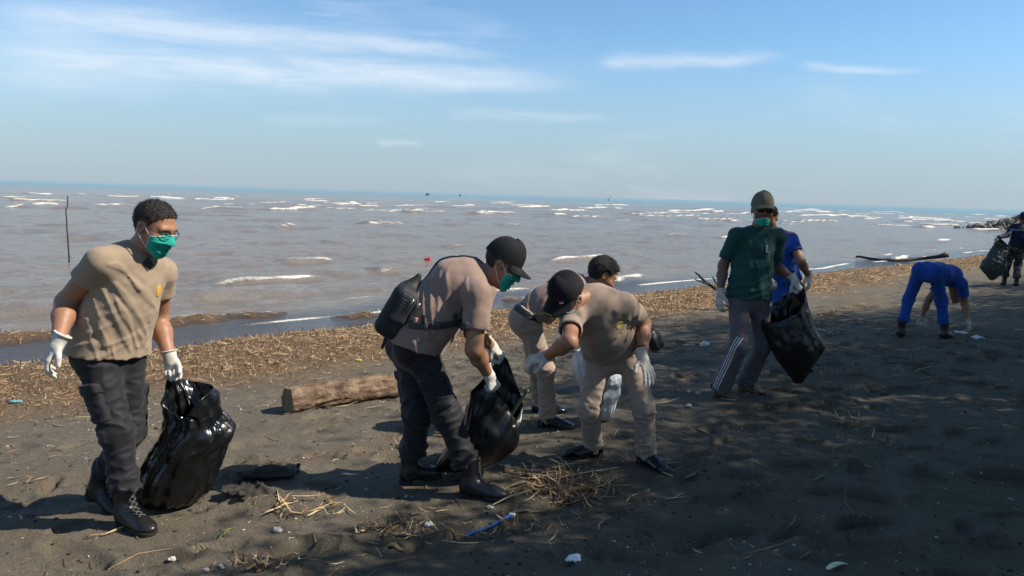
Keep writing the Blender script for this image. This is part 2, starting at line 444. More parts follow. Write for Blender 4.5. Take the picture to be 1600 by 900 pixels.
def MA_(op, a, b_):
    x = n.new("ShaderNodeMath"); x.operation = op
    for i, v in enumerate((a, b_)):
        if isinstance(v, (int, float)): x.inputs[i].default_value = v
        else: l.new(v, x.inputs[i])
    return x.outputs[0]
dry = MX_(MR_(N_(3.0, 6, .65), .35, .65), (.088, .071, .050), (.138, .113, .079))
dry = MX_(MR_(N_(190, 2), .35, .75), dry, (.185, .158, .117))
dry = MX_(MR_(N_(330, 2), .56, .70), dry, (.030, .027, .025))
dry = MX_(MR_(N_(26, 5, .7, (1, 1.8, 1)), .56, .70), dry, (.060, .050, .040))
damp_shade_c = MX_(MR_(N_(9, 5), .3, .7), (.074, .065, .045), (.112, .097, .067))
damp_shade_c = MX_(MR_(N_(260, 2), .58, .8), damp_shade_c, (.14, .125, .09))
c = MX_(A_("damp"), dry, damp_shade_c)  # damp sand and the painted tree shade take the same darker colour
straw = MX_(MR_(N_(38, 6, .7, (1, 2.2, 1)), .38, .62), (.055, .034, .020), (.26, .158, .080))
straw = MX_(MR_(N_(120, 3), .62, .75), straw, (.42, .30, .17))
c = MX_(A_("wrack"), c, straw)
vor = n.new("ShaderNodeTexVoronoi"); vor.inputs['Scale'].default_value = 26; tcc = n.new("ShaderNodeTexCoord"); l.new(tcc.outputs['Object'], vor.inputs['Vector'])
sh = MA_('MULTIPLY', MA_('LESS_THAN', vor.outputs['Distance'], 0.13), MR_(N_(1.7, 3), .5, .62))
c = MX_(MA_('MULTIPLY', sh, 0.75), c, (.42, .37, .28))
wetc = MX_(A_("wrack"), (.030, .026, .022), (.062, .041, .026))
c = MX_(A_("wet"), c, wetc)
l.new(c, b.inputs['Base Color'])
l.new(MR_(A_("wet"), 0, 1, .93, .28), b.inputs['Roughness'])
b.inputs['Specular IOR Level'].default_value = 0.22
bp = n.new("ShaderNodeBump"); bp.inputs['Strength'].default_value = 0.9; bp.inputs['Distance'].default_value = 0.016
l.new(MA_('ADD', MA_('ADD', MA_('ADD', N_(55, 5, .75), MA_('MULTIPLY', N_(17, 5, .7), .9)), MA_('MULTIPLY', N_(260, 3), .35)), MA_('MULTIPLY', MA_('MULTIPLY', N_(80, 4, .75), A_("wrack")), 1.4)), bp.inputs['Height'])
l.new(bp.outputs[0], b.inputs['Normal'])
sand_obj.data.materials.append(m)

# ------------------------------------------------------------------ sea: rows parallel to the waterline, crests built as relief with foam on them
sb = graded(-1.0, 14.0, 0.085, -3.0, 14.1, 1.2)
v_, s_ = sb[-1], 0.085
ext = []
while v_ < 30000:
    s_ = min(s_ * 1.03, 0.42) if v_ < 120 else s_ * 1.16
    v_ += s_; ext.append(v_)
sb = np.concatenate([sb, ext])
sa = list(np.arange(-6, 30, 0.13)); v_, s_ = sa[-1], 0.13
while v_ < 30000:
    s_ = min(s_ * 1.03, 0.5) if v_ < 150 else s_ * 1.16
    v_ += s_; sa.append(v_)
v_, s_ = -6.0, 0.13; bk = []
while v_ > -30000: s_ *= 1.22; v_ -= s_; bk.append(v_)
sa = np.array(bk[::-1] + sa)
SA, SB = np.meshgrid(sa, sb, indexing='ij')
SX, SY = xy(-SB, SA)
near = sstep(SB, 260, 120) * sstep(SA, 330, 150) * sstep(SA, -60, -20)
depth_f = sstep(SB, 0.3, 7)
ph = SB + 1.7 * noise2(SA, SB, 0.045, 40) * 3 + 0.5 * noise2(SA, SB, 0.25, 41)
amp = np.clip(0.5 + 1.1 * noise2(SA * 0.5, SB, 0.16, 42), 0.08, 1.4)
def crest(lam): return (0.5 + 0.5 * np.cos(ph * 2 * math.pi / lam)) ** 2.4
SZ = near * depth_f * (0.10 * amp * crest(3.6) - 0.03 + 0.03 * np.clip(0.5 + 1.1 * noise2(SA * .5 + 9, SB, .22, 45), 0, 1.3) * crest(1.7))
SZ += near * sstep(SB, 1.2, 3.0) * (0.035 * noise2(SA * .6, SB, 1.3, 43) + 0.024 * noise2(SA * .7, SB, 3.4, 44)) * sstep(SB, 90, 30)
foam = np.zeros_like(SZ)
rs = np.random.RandomState(5)
crests = [(-6.08, 15.99, -4.28, 17.75, .17, 1.0), (-6.17, 20.96, -5.13, 22.38, .15, .7), (-8.53, 45.21, -6.94, 49.55, .22, .9),
          (1.14, 23.73, 3.28, 26.23, .17, 1.0), (2.34, 18.50, 3.38, 20.26, .15, 1.0), (-8.56, 13.38, -7.91, 13.89, .06, 0.0), (-3.36, 19.54, -1.84, 20.35, .07, 0.0),
          (-11.64, 38.01, -11.26, 40.53, .2, .8), (-15.68, 25.99, -15.35, 28.10, .09, 0.0), (-1.37, 15.25, 0.41, 16.74, .06, .8),
          (-3.33, 19.38, -2.92, 19.84, .10, .8), (10.94, 42.50, 12.59, 44.73, .14, .8), (14.22, 29.74, 15.83, 31.27, .12, .9), (-2.64, 29.03, -1.67, 30.60, .12, .5), (8.41, 43.70, 10.19, 46.19, .12, .6), (-10.78, 23.59, -10.42, 24.30, .10, .5), (-7.21, 29.90, -6.53, 30.66, .12, .6), (-0.95, 51.09, 0.52, 53.35, .16, .8), (7.87, 66.25, 10.30, 70.09, .16, .7), (24.41, 45.81, 26.52, 48.19, .12, .8)]
foam_far = [(-36.69,56.42,-36.69,59.39,0.14,0.99), (-38.43,62.61,-38.31,66.83,0.29,0.98), (-36.21,67.47,-35.65,73.03,0.23,0.83), (-67.19,145.46,-72.04,179.15,0.14,0.81), (-26.29,65.87,-24.21,72.40,0.17,0.98), (-41.53,105.80,-41.61,118.72,0.27,0.94), (-32.40,99.31,-31.06,111.81,0.15,0.81), (-21.95,69.86,-19.27,77.25,0.18,0.99), (-46.10,156.87,-48.05,178.19,0.16,0.95), (-37.37,138.56,-37.19,159.40,0.24,0.89), (-23.33,101.76,-22.02,111.82,0.28,0.82), (-14.30,72.63,-10.66,80.65,0.21,0.79), (-13.20,71.48,-11.37,76.66,0.15,0.76), (-9.71,73.49,-6.70,80.13,0.18,0.78), (-16.39,157.43,-14.30,178.91,0.14,1.00), (-15.40,214.28,-13.05,252.20,0.18,0.97), (-3.88,75.74,0.44,83.65,0.24,0.93), (-0.38,124.12,6.54,144.27,0.23,0.99), (3.80,101.38,10.90,116.05,0.27,0.93), (10.15,130.65,17.75,150.38,0.22,0.92), (18.28,187.05,27.83,221.06,0.25,0.89), (16.43,103.51,24.26,117.16,0.21,0.79), (28.23,136.41,41.13,161.13,0.27,0.87), (31.03,117.72,40.57,133.51,0.14,0.79), (54.15,161.16,66.17,183.73,0.27,0.81), (44.21,125.45,65.52,154.21,0.19,0.92), (153.34,391.17,231.77,557.03,0.27,0.83), (69.83,164.38,99.42,206.64,0.19,0.86), (62.98,130.75,73.46,145.24,0.13,0.97), (-9.91,118.21,-6.81,132.01,0.13,0.99), (-16.40,104.77,-13.98,116.27,0.15,0.79), (34.59,236.81,47.19,284.00,0.27,0.96), (98.95,268.92,121.11,318.73,0.17,0.89), (61.26,116.40,71.37,128.74,0.21,0.93), (-78.89,144.93,-84.39,159.80,0.16,0.96), (-96.03,263.71,-94.04,281.60,0.29,0.93), (-131.43,281.14,-131.81,301.55,0.28,0.98), (45.86,90.50,51.17,92.52,0.19,0.96), (-48.44,126.71,-46.70,130.71,0.26,0.90), (-116.67,262.20,-118.30,279.87,0.15,0.90), (45.47,87.61,50.76,89.51,0.28,0.83), (79.59,223.75,90.37,236.50,0.23,0.97), (13.24,98.08,18.61,100.47,0.23,0.76), (124.54,272.45,144.75,291.60,0.23,0.81), (25.44,132.61,29.11,136.99,0.27,0.92), (-16.57,270.64,-2.19,289.54,0.18,0.97), (54.88,124.94,59.93,128.82,0.23,0.83), (59.71,120.69,67.89,124.32,0.26,0.97), (55.12,132.20,61.16,136.55,0.27,0.97), (14.68,148.52,18.30,154.04,0.24,0.92), (-24.62,89.16,-23.81,91.12,0.23,0.88), (-67.92,111.99,-66.91,115.10,0.29,0.84), (2.35,139.60,6.46,144.46,0.14,0.93), (135.34,223.04,150.30,235.71,0.21,0.89), (-45.20,111.09,-43.59,114.15,0.23,0.81), (-20.34,96.27,-18.17,98.57,0.16,0.77), (3.85,80.63,5.35,82.23,0.26,0.98), (-122.64,209.04,-118.96,220.14,0.24,0.78), (24.70,206.25,31.93,217.03,0.29,0.96), (-62.36,142.08,-62.39,147.12,0.21,0.75), (18.31,81.37,23.21,83.01,0.27,0.91), (20.79,76.11,22.24,77.53,0.23,0.75), (-22.43,75.59,-19.24,77.00,0.25,0.76), (-10.95,77.38,-8.00,78.86,0.21,0.79), (70.62,186.76,78.10,195.56,0.19,0.97), (-24.52,248.35,-18.28,264.16,0.25,0.95), (98.31,175.00,105.07,182.70,0.18,0.85), (-141.77,233.14,-138.58,247.03,0.23,0.76), (-37.98,187.48,-36.41,196.35,0.20,0.99), (88.31,150.34,95.06,156.00,0.25,0.97), (-168.76,286.29,-175.01,307.48,0.18,0.92), (48.04,242.60,54.80,257.64,0.26,0.93), (-7.95,201.85,3.61,212.19,0.20,0.79), (-65.23,128.04,-61.14,132.12,0.13,0.97), (-10.57,73.96,-8.22,75.31,0.28,0.82), (-54.67,153.24,-54.46,159.11,0.25,0.85), (-25.84,201.98,-16.19,212.32,0.23,0.96), (53.00,134.11,56.75,138.59,0.18,0.91), (-69.56,204.12,-68.43,214.68,0.17,0.88), (-30.97,83.65,-29.97,85.38,0.13,0.82), (-47.19,78.58,-45.09,80.10,0.18,0.98), (93.06,155.45,105.11,161.52,0.15,0.94), (15.51,91.47,20.11,93.54,0.14,1.00), (-9.36,268.96,-3.66,287.58,0.16,0.77), (36.53,81.06,41.66,82.68,0.16,0.98), (-25.40,107.67,-20.79,110.55,0.24,0.97), (13.78,88.98,17.36,90.94,0.21,0.78), (17.69,103.82,20.77,106.49,0.18,0.86), (39.22,76.41,41.22,77.85,0.29,0.79), (43.70,75.98,47.77,77.41,0.17,0.96), (-49.35,81.03,-48.81,82.65,0.15,0.99), (60.76,106.39,64.05,109.19,0.18,0.89), (-50.05,110.72,-47.13,113.76,0.24,0.98), (22.66,78.70,24.91,80.23,0.14,0.96), (-52.31,79.04,-52.24,80.58,0.16,0.93), (116.96,258.46,138.01,275.64,0.13,0.94), (27.76,82.98,31.45,84.68,0.16,0.80), (100.42,220.44,115.87,232.81,0.14,0.83), (-19.89,81.69,-16.40,83.34,0.18,1.00), (-8.19,128.66,-6.59,132.78,0.23,0.84), (-72.69,116.87,-70.68,120.26,0.29,0.79), (50.39,114.93,54.06,118.21,0.16,0.99), (-19.04,93.94,-16.05,96.13,0.28,0.92), (-56.52,86.63,-53.39,88.49,0.29,0.76), (-69.87,125.47,-68.23,129.39,0.27,0.93), (61.42,181.06,68.59,189.32,0.24,0.96), (-3.33,75.59,-2.08,76.99,0.15,0.80), (-58.60,112.80,-54.27,115.97,0.15,0.87), (-1.69,147.82,5.96,153.29,0.22,0.89), (91.64,281.84,113.84,302.39,0.19,0.94), (-76.24,183.50,-70.28,192.00,0.26,0.94), (-11.44,90.64,-9.82,92.67,0.14,0.79), (103.94,231.03,114.80,244.64,0.17,0.81), (-6.00,172.60,0.32,180.10,0.22,0.80), (49.25,100.74,51.83,103.25,0.23,0.84), (-33.51,125.25,-30.14,129.16,0.19,0.93), (33.94,136.96,37.39,141.63,0.28,0.80), (-30.20,85.71,-28.34,87.53,0.19,1.00), (23.27,74.14,26.73,75.49,0.16,0.76), (22.75,114.67,26.53,117.94,0.16,0.96), (70.24,140.63,80.37,145.57,0.25,0.98), (-23.10,83.86,-19.53,85.60,0.21,0.76), (17.06,146.00,20.56,151.33,0.18,0.93), (52.88,166.05,62.31,172.98,0.19,0.78), (-135.41,273.44,-139.33,292.71,0.19,0.87), (84.48,230.40,102.18,243.96,0.19,0.86), (-22.88,119.95,-20.07,123.53,0.15,0.76), (34.03,268.85,45.13,287.47,0.26,0.93), (121.46,229.67,138.64,243.13,0.20,0.78), (-45.77,184.13,-45.21,192.67,0.18,0.89), (-49.21,76.85,-46.29,78.31,0.27,0.87), (32.10,89.78,37.81,91.77,0.29,0.88), (-54.93,118.55,-52.33,122.05,0.16,0.90), (5.24,77.83,9.00,79.33,0.23,0.90), (147.11,258.13,168.23,275.25,0.25,0.76), (19.00,96.53,23.40,98.84,0.20,0.95), (72.60,183.71,86.22,192.23,0.15,0.76), (-17.10,116.24,-11.37,119.60,0.16,0.82), (42.16,181.47,48.44,189.77,0.20,0.83), (-27.84,111.98,-22.12,115.10,0.23,0.79), (75.21,156.10,83.07,162.21,0.19,0.92), (71.72,189.95,81.30,199.07,0.22,0.99), (-147.19,227.00,-146.95,240.14,0.28,0.81), (25.00,113.88,29.08,117.10,0.18,0.88), (61.81,112.66,65.82,115.81,0.22,0.84)]
wavelets = []
for _ in range(750):          # short unbroken crests all over the inshore water
    b_ = 3.6 + 75 * rs.rand() ** 1.7; a_ = b_ * .25 + rs.uniform(-.5, 1) * (12 + b_ * 1.7); ln = rs.uniform(.9, 2.6) * (1 + b_ / 28); sk = rs.normal() * .10
    x0_, y0_ = xy(-b_, a_); x1_, y1_ = xy(-b_ - sk * ln, a_ + ln); wavelets.append((x0_, y0_, x1_, y1_, rs.uniform(.03, .085) * (.55 + b_ / 45), 0.0))
for (x0, y0, x1, y1, hgt, fo) in wavelets + crests + foam_far:
    u0, a0 = ua(x0, y0); u1, a1 = ua(x1, y1); b0, b1 = -u0, -u1
    if a1 < a0: a0, a1, b0, b1 = a1, a0, b1, b0
    L = a1 - a0; sel = (SA[:, 0] > a0 - 0.2 * L - 1) & (SA[:, 0] < a1 + 0.2 * L + 1)
    selb = (SB[0] > min(b0, b1) - 3 * (fo > 0) - 1 - .01 * abs(b0)) & (SB[0] < max(b0, b1) + 3 * (fo > 0) + 1.2 + .02 * abs(b0))
    ix = np.ix_(sel, selb); aa, bb = SA[ix], SB[ix]
    if aa.size == 0: continue
    t = (aa - a0) / L; line = b0 + (b1 - b0) * np.clip(t, 0, 1) + 0.12 * noise2(aa, 0 * aa, 1.3, hgt * 50)
    tp = sstep(t, -0.12, 0.2) * sstep(t, 1.12, 0.8)
    d = bb - line; w = (0.34 + 0.35 * hgt) * (1 + max(0, math.hypot(x0, y0) - 40) / 130) if fo > 0 else (.20 + .011 * abs(b0))
    # steep on the shore side (d < 0), long back
    prof = np.where(d < 0, np.exp(-(d / (w * 0.62)) ** 2), np.exp(-(d / (w * 1.9)) ** 2))
    SZ[ix] += hgt * 0.8 * tp * prof
    nearc = math.hypot(x0, y0) < 34
    fm = (np.exp(-((d + w * 0.20) / (w * 0.34)) ** 2) * tp * (0.95 + 0.9 * noise2(aa * .8, bb * 2, 1.3, 51 + hgt)) if nearc else np.exp(-((d + w * 0.30) / (w * 0.55)) ** 2) * tp * (1.05 + 0.5 * noise2(aa, bb, .9, 51)))
    if fo > 0: foam[ix] = np.maximum(foam[ix], fo * fm)
# swash: thin lace of foam where the water runs out on the sand
SUx = -SB
edge = np.exp(-((SB - 1.05 - 0.45 * noise2(SA, 0 * SA, 0.35, 60)) / 0.10) ** 2) * sstep(noise2(SA, SB, 0.5, 61), -0.3, 0.15)
edge = np.maximum(edge, 0.8 * np.exp(-((SB - 2.6 - 0.6 * noise2(SA, 0 * SA, 0.3, 62)) / 0.12) ** 2) * sstep(noise2(SA, SB, 0.4, 63), 0.1, 0.4))
foam = np.maximum(foam, 1.3 * edge * sstep(SA, 4.5, 6.5) * sstep(SA, 70, 50))
sea_obj = mesh_obj("sea_water", np.stack([SX, SY, SEA + SZ], -1).reshape(-1, 3), grid_faces(len(sa), len(sb)))
tag(sea_obj, kind="structure")
attr(sea_obj, "foam", np.clip(foam, 0, 1))
attr(sea_obj, "shallow", sstep(SB + .5 * noise2(SA, SB, .5, 66), 2.3, 1.2))
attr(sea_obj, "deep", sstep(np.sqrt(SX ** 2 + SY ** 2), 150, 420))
m = bpy.data.materials.new("muddy_sea"); m.use_nodes = True
n, l = m.node_tree.nodes, m.node_tree.links; b = n["Principled BSDF"]
silt = MX_(MR_(N_(0.35, 4, .6, (1, 3, 1)), .3, .7), (.165, .137, .107), (.200, .168, .136))
silt = MX_(A_("shallow"), silt, (.075, .078, .085))
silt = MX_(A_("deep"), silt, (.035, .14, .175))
ff = MR_(MA_('ADD', A_("foam"), MA_('MULTIPLY', MA_('SUBTRACT', N_(11, 7, .8, (1, 1.5, 1)), .5), 2.0)), .42, .80)
ff = MA_('MULTIPLY', ff, MR_(A_("foam"), .05, .25))
l.new(MX_(ff, silt, (.74, .68, .58)), b.inputs['Base Color'])
l.new(MR_(ff, 0, 1, .10, .85), b.inputs['Roughness'])
b.inputs['IOR'].default_value = 1.333
bp = n.new("ShaderNodeBump"); bp.inputs['Strength'].default_value = 0.8; bp.inputs['Distance'].default_value = 0.17
l.new(MA_('ADD', MA_('ADD', N_(1.3, 7, .62, (0.55, 1.6, 1)), MA_('MULTIPLY', N_(6.0, 5, .65, (0.6, 1.6, 1)), .55)), MA_('MULTIPLY', ff, .25)), bp.inputs['Height'])
l.new(bp.outputs[0], b.inputs['Normal'])
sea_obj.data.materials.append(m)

# ------------------------------------------------------------------ people
POSES = {
    'A': {'hipR': (-1.979, 3.690, 0.859), 'hipL': (-1.899, 3.830, 0.833), 'neck': (-1.801, 3.760, 1.345), 'head': (-1.704, 3.740, 1.450), 'shR': (-1.893, 3.610, 1.299), 'shL': (-1.750, 3.920, 1.226), 'elR': (-2.087, 3.658, 1.097), 'wrR': (-2.028, 3.473, 0.938), 'elL': (-1.824, 4.022, 0.972), 'wrL': (-1.713, 3.904, 0.781), 'ankR': (-1.824, 3.648, 0.108), 'ankL': (-2.075, 3.888, 0.118), 'kneeR': (-1.861, 3.639, 0.484), 'kneeL': (-1.890, 3.809, 0.437)},
    'B': {'hipR': (-0.488, 4.160, 0.841), 'hipL': (-0.563, 4.340, 0.811), 'neck': (-0.183, 4.250, 1.242), 'head': (-0.059, 4.250, 1.280), 'shR': (-0.176, 4.080, 1.144), 'shL': (-0.160, 4.440, 1.129), 'elR': (-0.186, 4.022, 0.857), 'wrR': (-0.118, 4.202, 0.689), 'elL': (-0.210, 4.270, 0.900), 'wrL': (-0.108, 4.477, 0.791), 'ankR': (-0.184, 4.121, 0.124), 'ankL': (-0.540, 4.326, 0.117), 'kneeR': (-0.332, 4.140, 0.474), 'kneeL': (-0.500, 4.218, 0.459)},
    'C': {'hipR': (0.552, 4.740, 0.705), 'hipL': (0.723, 4.740, 0.726), 'neck': (0.418, 4.400, 1.111), 'head': (0.304, 4.300, 1.113), 'shR': (0.335, 4.330, 0.996), 'shL': (0.644, 4.480, 1.060), 'elR': (0.309, 4.062, 0.905), 'wrR': (0.197, 4.250, 0.784), 'elL': (0.796, 4.671, 0.914), 'wrL': (0.767, 4.486, 0.749), 'ankR': (0.541, 4.848, 0.104), 'ankL': (0.856, 4.695, 0.111), 'kneeR': (0.492, 4.654, 0.371), 'kneeL': (0.807, 4.587, 0.423)},
    'D': {'hipR': (0.109, 5.415, 0.797), 'hipL': (0.135, 5.585, 0.771), 'neck': (0.502, 5.500, 1.046), 'head': (0.625, 5.500, 1.117), 'shR': (0.427, 5.320, 0.999), 'shL': (0.484, 5.680, 0.973), 'elR': (0.455, 5.165, 0.762), 'wrR': (0.562, 5.332, 0.611), 'elL': (0.580, 5.564, 0.732), 'wrL': (0.631, 5.353, 0.609), 'ankR': (0.284, 5.506, 0.092), 'ankL': (0.247, 5.912, 0.085), 'kneeR': (0.250, 5.449, 0.447), 'kneeL': (0.193, 5.752, 0.420)},
    'E': {'hipR': (1.888, 6.500, 0.872), 'hipL': (2.047, 6.500, 0.876), 'neck': (2.005, 6.500, 1.438), 'head': (2.022, 6.470, 1.591), 'shR': (1.829, 6.480, 1.386), 'shL': (2.178, 6.520, 1.389), 'elR': (1.756, 6.561, 1.124), 'wrR': (1.717, 6.460, 0.898), 'elL': (2.204, 6.624, 1.126), 'wrL': (2.302, 6.412, 1.038), 'ankR': (1.779, 6.493, 0.104), 'ankL': (2.043, 6.681, 0.105), 'kneeR': (1.871, 6.364, 0.473), 'kneeL': (2.113, 6.507, 0.460)},
    'F': {'hipR': (2.676, 7.880, 0.794), 'hipL': (2.861, 7.930, 0.793), 'neck': (2.565, 7.840, 1.371), 'head': (2.505, 7.800, 1.503), 'shR': (2.400, 7.800, 1.292), 'shL': (2.768, 7.880, 1.299), 'elR': (2.380, 7.679, 1.036), 'wrR': (2.428, 7.455, 0.935), 'elL': (2.808, 7.682, 1.099), 'wrL': (2.946, 7.822, 0.944), 'ankR': (2.815, 7.805, 0.100), 'ankL': (2.909, 7.779, 0.102), 'kneeR': (2.703, 7.697, 0.444), 'kneeL': (2.899, 7.703, 0.471)},
    'G': {'hipL': (5.062, 9.780, 0.862), 'hipR': (5.214, 9.690, 0.852), 'neck': (5.618, 10.000, 0.727), 'head': (5.719, 10.050, 0.567), 'shL': (5.560, 10.150, 0.733), 'shR': (5.617, 9.810, 0.723), 'elL': (5.424, 10.191, 0.465), 'wrL': (5.349, 10.194, 0.209), 'elR': (5.715, 9.881, 0.466), 'wrR': (5.714, 9.758, 0.249), 'ankL': (4.961, 9.912, 0.110), 'ankR': (5.457, 9.808, 0.119), 'kneeR': (5.382, 9.816, 0.501), 'kneeL': (5.043, 9.947, 0.490)},
    'H': {'hipL': (11.104, 17.550, 0.847), 'hipR': (11.303, 17.550, 0.853), 'neck': (11.239, 17.550, 1.319), 'head': (11.254, 17.530, 1.462), 'shL': (11.091, 17.600, 1.270), 'shR': (11.411, 17.500, 1.270), 'elL': (10.904, 17.477, 1.101), 'wrL': (10.678, 17.397, 1.042), 'elR': (11.378, 17.308, 1.067), 'wrR': (11.364, 17.227, 0.834), 'ankL': (11.050, 17.653, 0.061), 'ankR': (11.173, 17.417, 0.076), 'kneeR': (11.257, 17.558, 0.438), 'kneeL': (11.103, 17.689, 0.454)},
}

SKIN = mat("skin", (.30, .145, .080), .52, .4, .10, 40, .25, 260, sss=.06, bdist=.0015)
SKIN_DARK = mat("skin_deep_brown", (.165, .080, .048), .5, .4, .10, 40, .25, 260, sss=.05, bdist=.0015)
LIPS = mat("lips", (.20, .075, .055), .45, .4, .05)
EYE_WHITE = mat("eye_white", (.62, .58, .54), .2, .5, .03)
IRIS = mat("iris", (.018, .010, .007), .15, .5, .05)
HAIR = mat("black_hair", (.011, .010, .010), .55, .4, .4, 160, .8, 500, stretch=(1, 1, .3), bdist=.004)
HAIR_GREY = mat("greying_hair", (.008, .0075, .0075), .6, .3, .2, 120, 1.0, 420, col2=(.032, .030, .029), bdist=.005, vdetail=8)
HAIR_CROP = mat("cropped_hair", (.022, .016, .013), .7, .2, .3, 300, .6, 600, bdist=.002)
TAN = mat("tan_jersey", (.275, .205, .140), .82, .2, .06, 22, .25, 900, sheen=.15, bdist=.0008)
BROWN = mat("brown_jersey", (.240, .163, .128), .82, .2, .06, 22, .25, 900, sheen=.15, bdist=.0008)
BROWN2 = mat("faded_brown_jersey", (.255, .188, .145), .84, .2, .07, 22, .25, 900, sheen=.15, bdist=.0008)
KHAKI = mat("khaki_twill", (.325, .245, .190), .85, .2, .06, 25, .25, 900, sheen=.1, bdist=.0008)
NAVYBLACK = mat("black_ripstop", (.0105, .0100, .0125), .72, .3, .25, 18, .3, 700, sheen=.1, bdist=.001)
GREEN = mat("dark_green_jersey", (.015, .060, .054), .85, .2, .12, 20, .25, 900, sheen=.1, bdist=.0008)
TRACK = mat("grey_track_fabric", (.095, .080, .092), .7, .3, .1, 18, .25, 700, sheen=.1, bdist=.001)
STRIPE = mat("white_stripe", (.62, .60, .58), .7, .2, .06)
BLUE = mat("royal_blue_cotton", (.014, .066, .30), .82, .2, .12, 20, .3, 800, sheen=.1, bdist=.001)
NAVY = mat("navy_jacket", (.016, .022, .045), .8, .2, .15, 20, .3, 700, bdist=.001)
LATEX = mat("white_knit_glove", (.40, .355, .29), .9, .2, .08, 26, .7, 420, col2=(.60, .57, .52), bdist=.002, vdetail=6)
MASK = mat("teal_mask", (.020, .36, .27), .75, .25, .08, 60, .3, 700, bdist=.0008)
MASK_PALE = mat("mask_trim", (.50, .66, .60), .75, .2, .05)
CORD = mat("ear_loop", (.72, .71, .68), .7, .2, .04)
BLACKCLOTH = mat("black_cap_cloth", (.0125, .0125, .015), .85, .2, .2, 40, .5, 700, bdist=.001)
OLIVE = mat("olive_cap_cloth", (.135, .125, .085), .88, .2, .14, 40, .5, 600, bdist=.001)
BOOT = mat("black_boot_leather", (.0095, .0095, .010), .36, .5, .3, 60, .35, 160, bdist=.002)
SHOE = mat("polished_black_leather", (.0085, .010, .016), .22, .5, .2, 60, .2, 120, bdist=.001)
SOLE = mat("black_rubber", (.016, .015, .014), .75, .3, .2, 40, .4, 200)
LACE = mat("lace", (.085, .085, .080), .7, .2, .1)
GLASS_FRAME = mat("dark_spectacle_frame", (.012, .012, .014), .3, .5, .1)
SUNLENS = mat("dark_lens", (.004, .004, .005), .08, .6, .05)
BELT = mat("black_belt_leather", (.010, .010, .011), .35, .5, .2)
NYLON = mat("black_nylon", (.014, .014, .016), .62, .35, .2, 30, .5, 300, bdist=.0015)
NYLON_GREY = mat("charcoal_nylon", (.040, .041, .042), .62, .35, .15, 30, .5, 300, bdist=.0015)
METAL = mat("dull_metal", (.38, .36, .33), .38, .5, .1, metallic=.9)
YELLOW = mat("yellow_embroidery", (.58, .36, .045), .8, .2, .12, 200)
ORANGE = mat("orange_badge", (.60, .30, .035), .8, .2, .12, 200)
PALE_YELLOW = mat("worn_yellow_print", (.62, .48, .16), .85, .2, .15, 200)
WHITE_PRINT = mat("white_print", (.62, .66, .66), .8, .2, .05)
RED_PRINT = mat("red_print", (.42, .045, .04), .8, .2, .08)
PINK = mat("pink_badge", (.52, .20, .17), .8, .2, .1)
RUBBER_SANDAL = mat("grey_green_sandal_rubber", (.085, .085, .066), .7, .3, .15, 40, .4, 150)
NAIL = mat("toe_nail", (.34, .20, .15), .4, .4, .05)
# camouflage: four tones broken into small blocks
CAMO = bpy.data.materials.new("grey_camouflage"); CAMO.use_nodes = True
_n, _l = CAMO.node_tree.nodes, CAMO.node_tree.links
_t = _n.new("ShaderNodeTexCoord"); _z = _n.new("ShaderNodeTexNoise"); _z.inputs['Scale'].default_value = 11; _z.inputs['Detail'].default_value = 3
_mp = _n.new("ShaderNodeMapping"); _mp.inputs['Scale'].default_value = (1, 1, 1.9); _l.new(_t.outputs['Object'], _mp.inputs[0]); _l.new(_mp.outputs[0], _z.inputs['Vector'])
_r = _n.new("ShaderNodeValToRGB"); _r.color_ramp.interpolation = 'CONSTANT'
for _i, (_p, _c) in enumerate([(0, (.012, .012, .016)), (.44, (.055, .052, .060)), (.52, (.016, .015, .018)), (.57, (.20, .19, .19)), (.62, (.035, .030, .032))]):
    _e = _r.color_ramp.elements[_i] if _i < 2 else _r.color_ramp.elements.new(_p)
    _e.position = _p; _e.color = (*_c, 1)
_l.new(_z.outputs['Fac'], _r.inputs[0]); _l.new(_r.outputs[0], _n["Principled BSDF"].inputs['Base Color']); _n["Principled BSDF"].inputs['Roughness'].default_value = .85

def hair_mat(name, c1, c2, scalp):
    m = mat(name, c1, .6, .3, .2, 150, 1.0, 420, col2=c2, bdist=.004, vdetail=8)
    n, l = m.node_tree.nodes, m.node_tree.links; b = n["Principled BSDF"]; src = b.inputs['Base Color'].links[0].from_socket
    at_ = n.new("ShaderNodeAttribute"); at_.attribute_name = "cover"
    nz = n.new("ShaderNodeTexNoise"); nz.inputs['Scale'].default_value = 330; t = n.new("ShaderNodeTexCoord"); l.new(t.outputs['Object'], nz.inputs['Vector'])
    ad = n.new("ShaderNodeMath"); ad.operation = 'ADD'; l.new(at_.outputs['Fac'], ad.inputs[0])
    sb_ = n.new("ShaderNodeMath"); sb_.operation = 'SUBTRACT'; l.new(nz.outputs['Fac'], sb_.inputs[0]); sb_.inputs[1].default_value = .40; l.new(sb_.outputs[0], ad.inputs[1]); ad.use_clamp = True
    mx = n.new("ShaderNodeMix"); mx.data_type = 'RGBA'; l.new(ad.outputs[0], mx.inputs['Factor']); mx.inputs[6].default_value = (*scalp, 1); l.new(src, mx.inputs[7]); l.new(mx.outputs[2], b.inputs['Base Color']); return m
HAIR_GREY = hair_mat("greying_hair", (.005, .0048, .0048), (.030, .028, .027), (.16, .08, .05))
HAIR = hair_mat("black_hair", (.006, .006, .006), (.016, .015, .015), (.05, .03, .02))
HAIR_CROP = hair_mat("cropped_hair", (.010, .008, .007), (.026, .021, .018), (.20, .10, .06))
def ridge(P3):
    r = np.maximum(1 - 2.2 * np.abs(perlin(P3)), 0); return r * r * .75

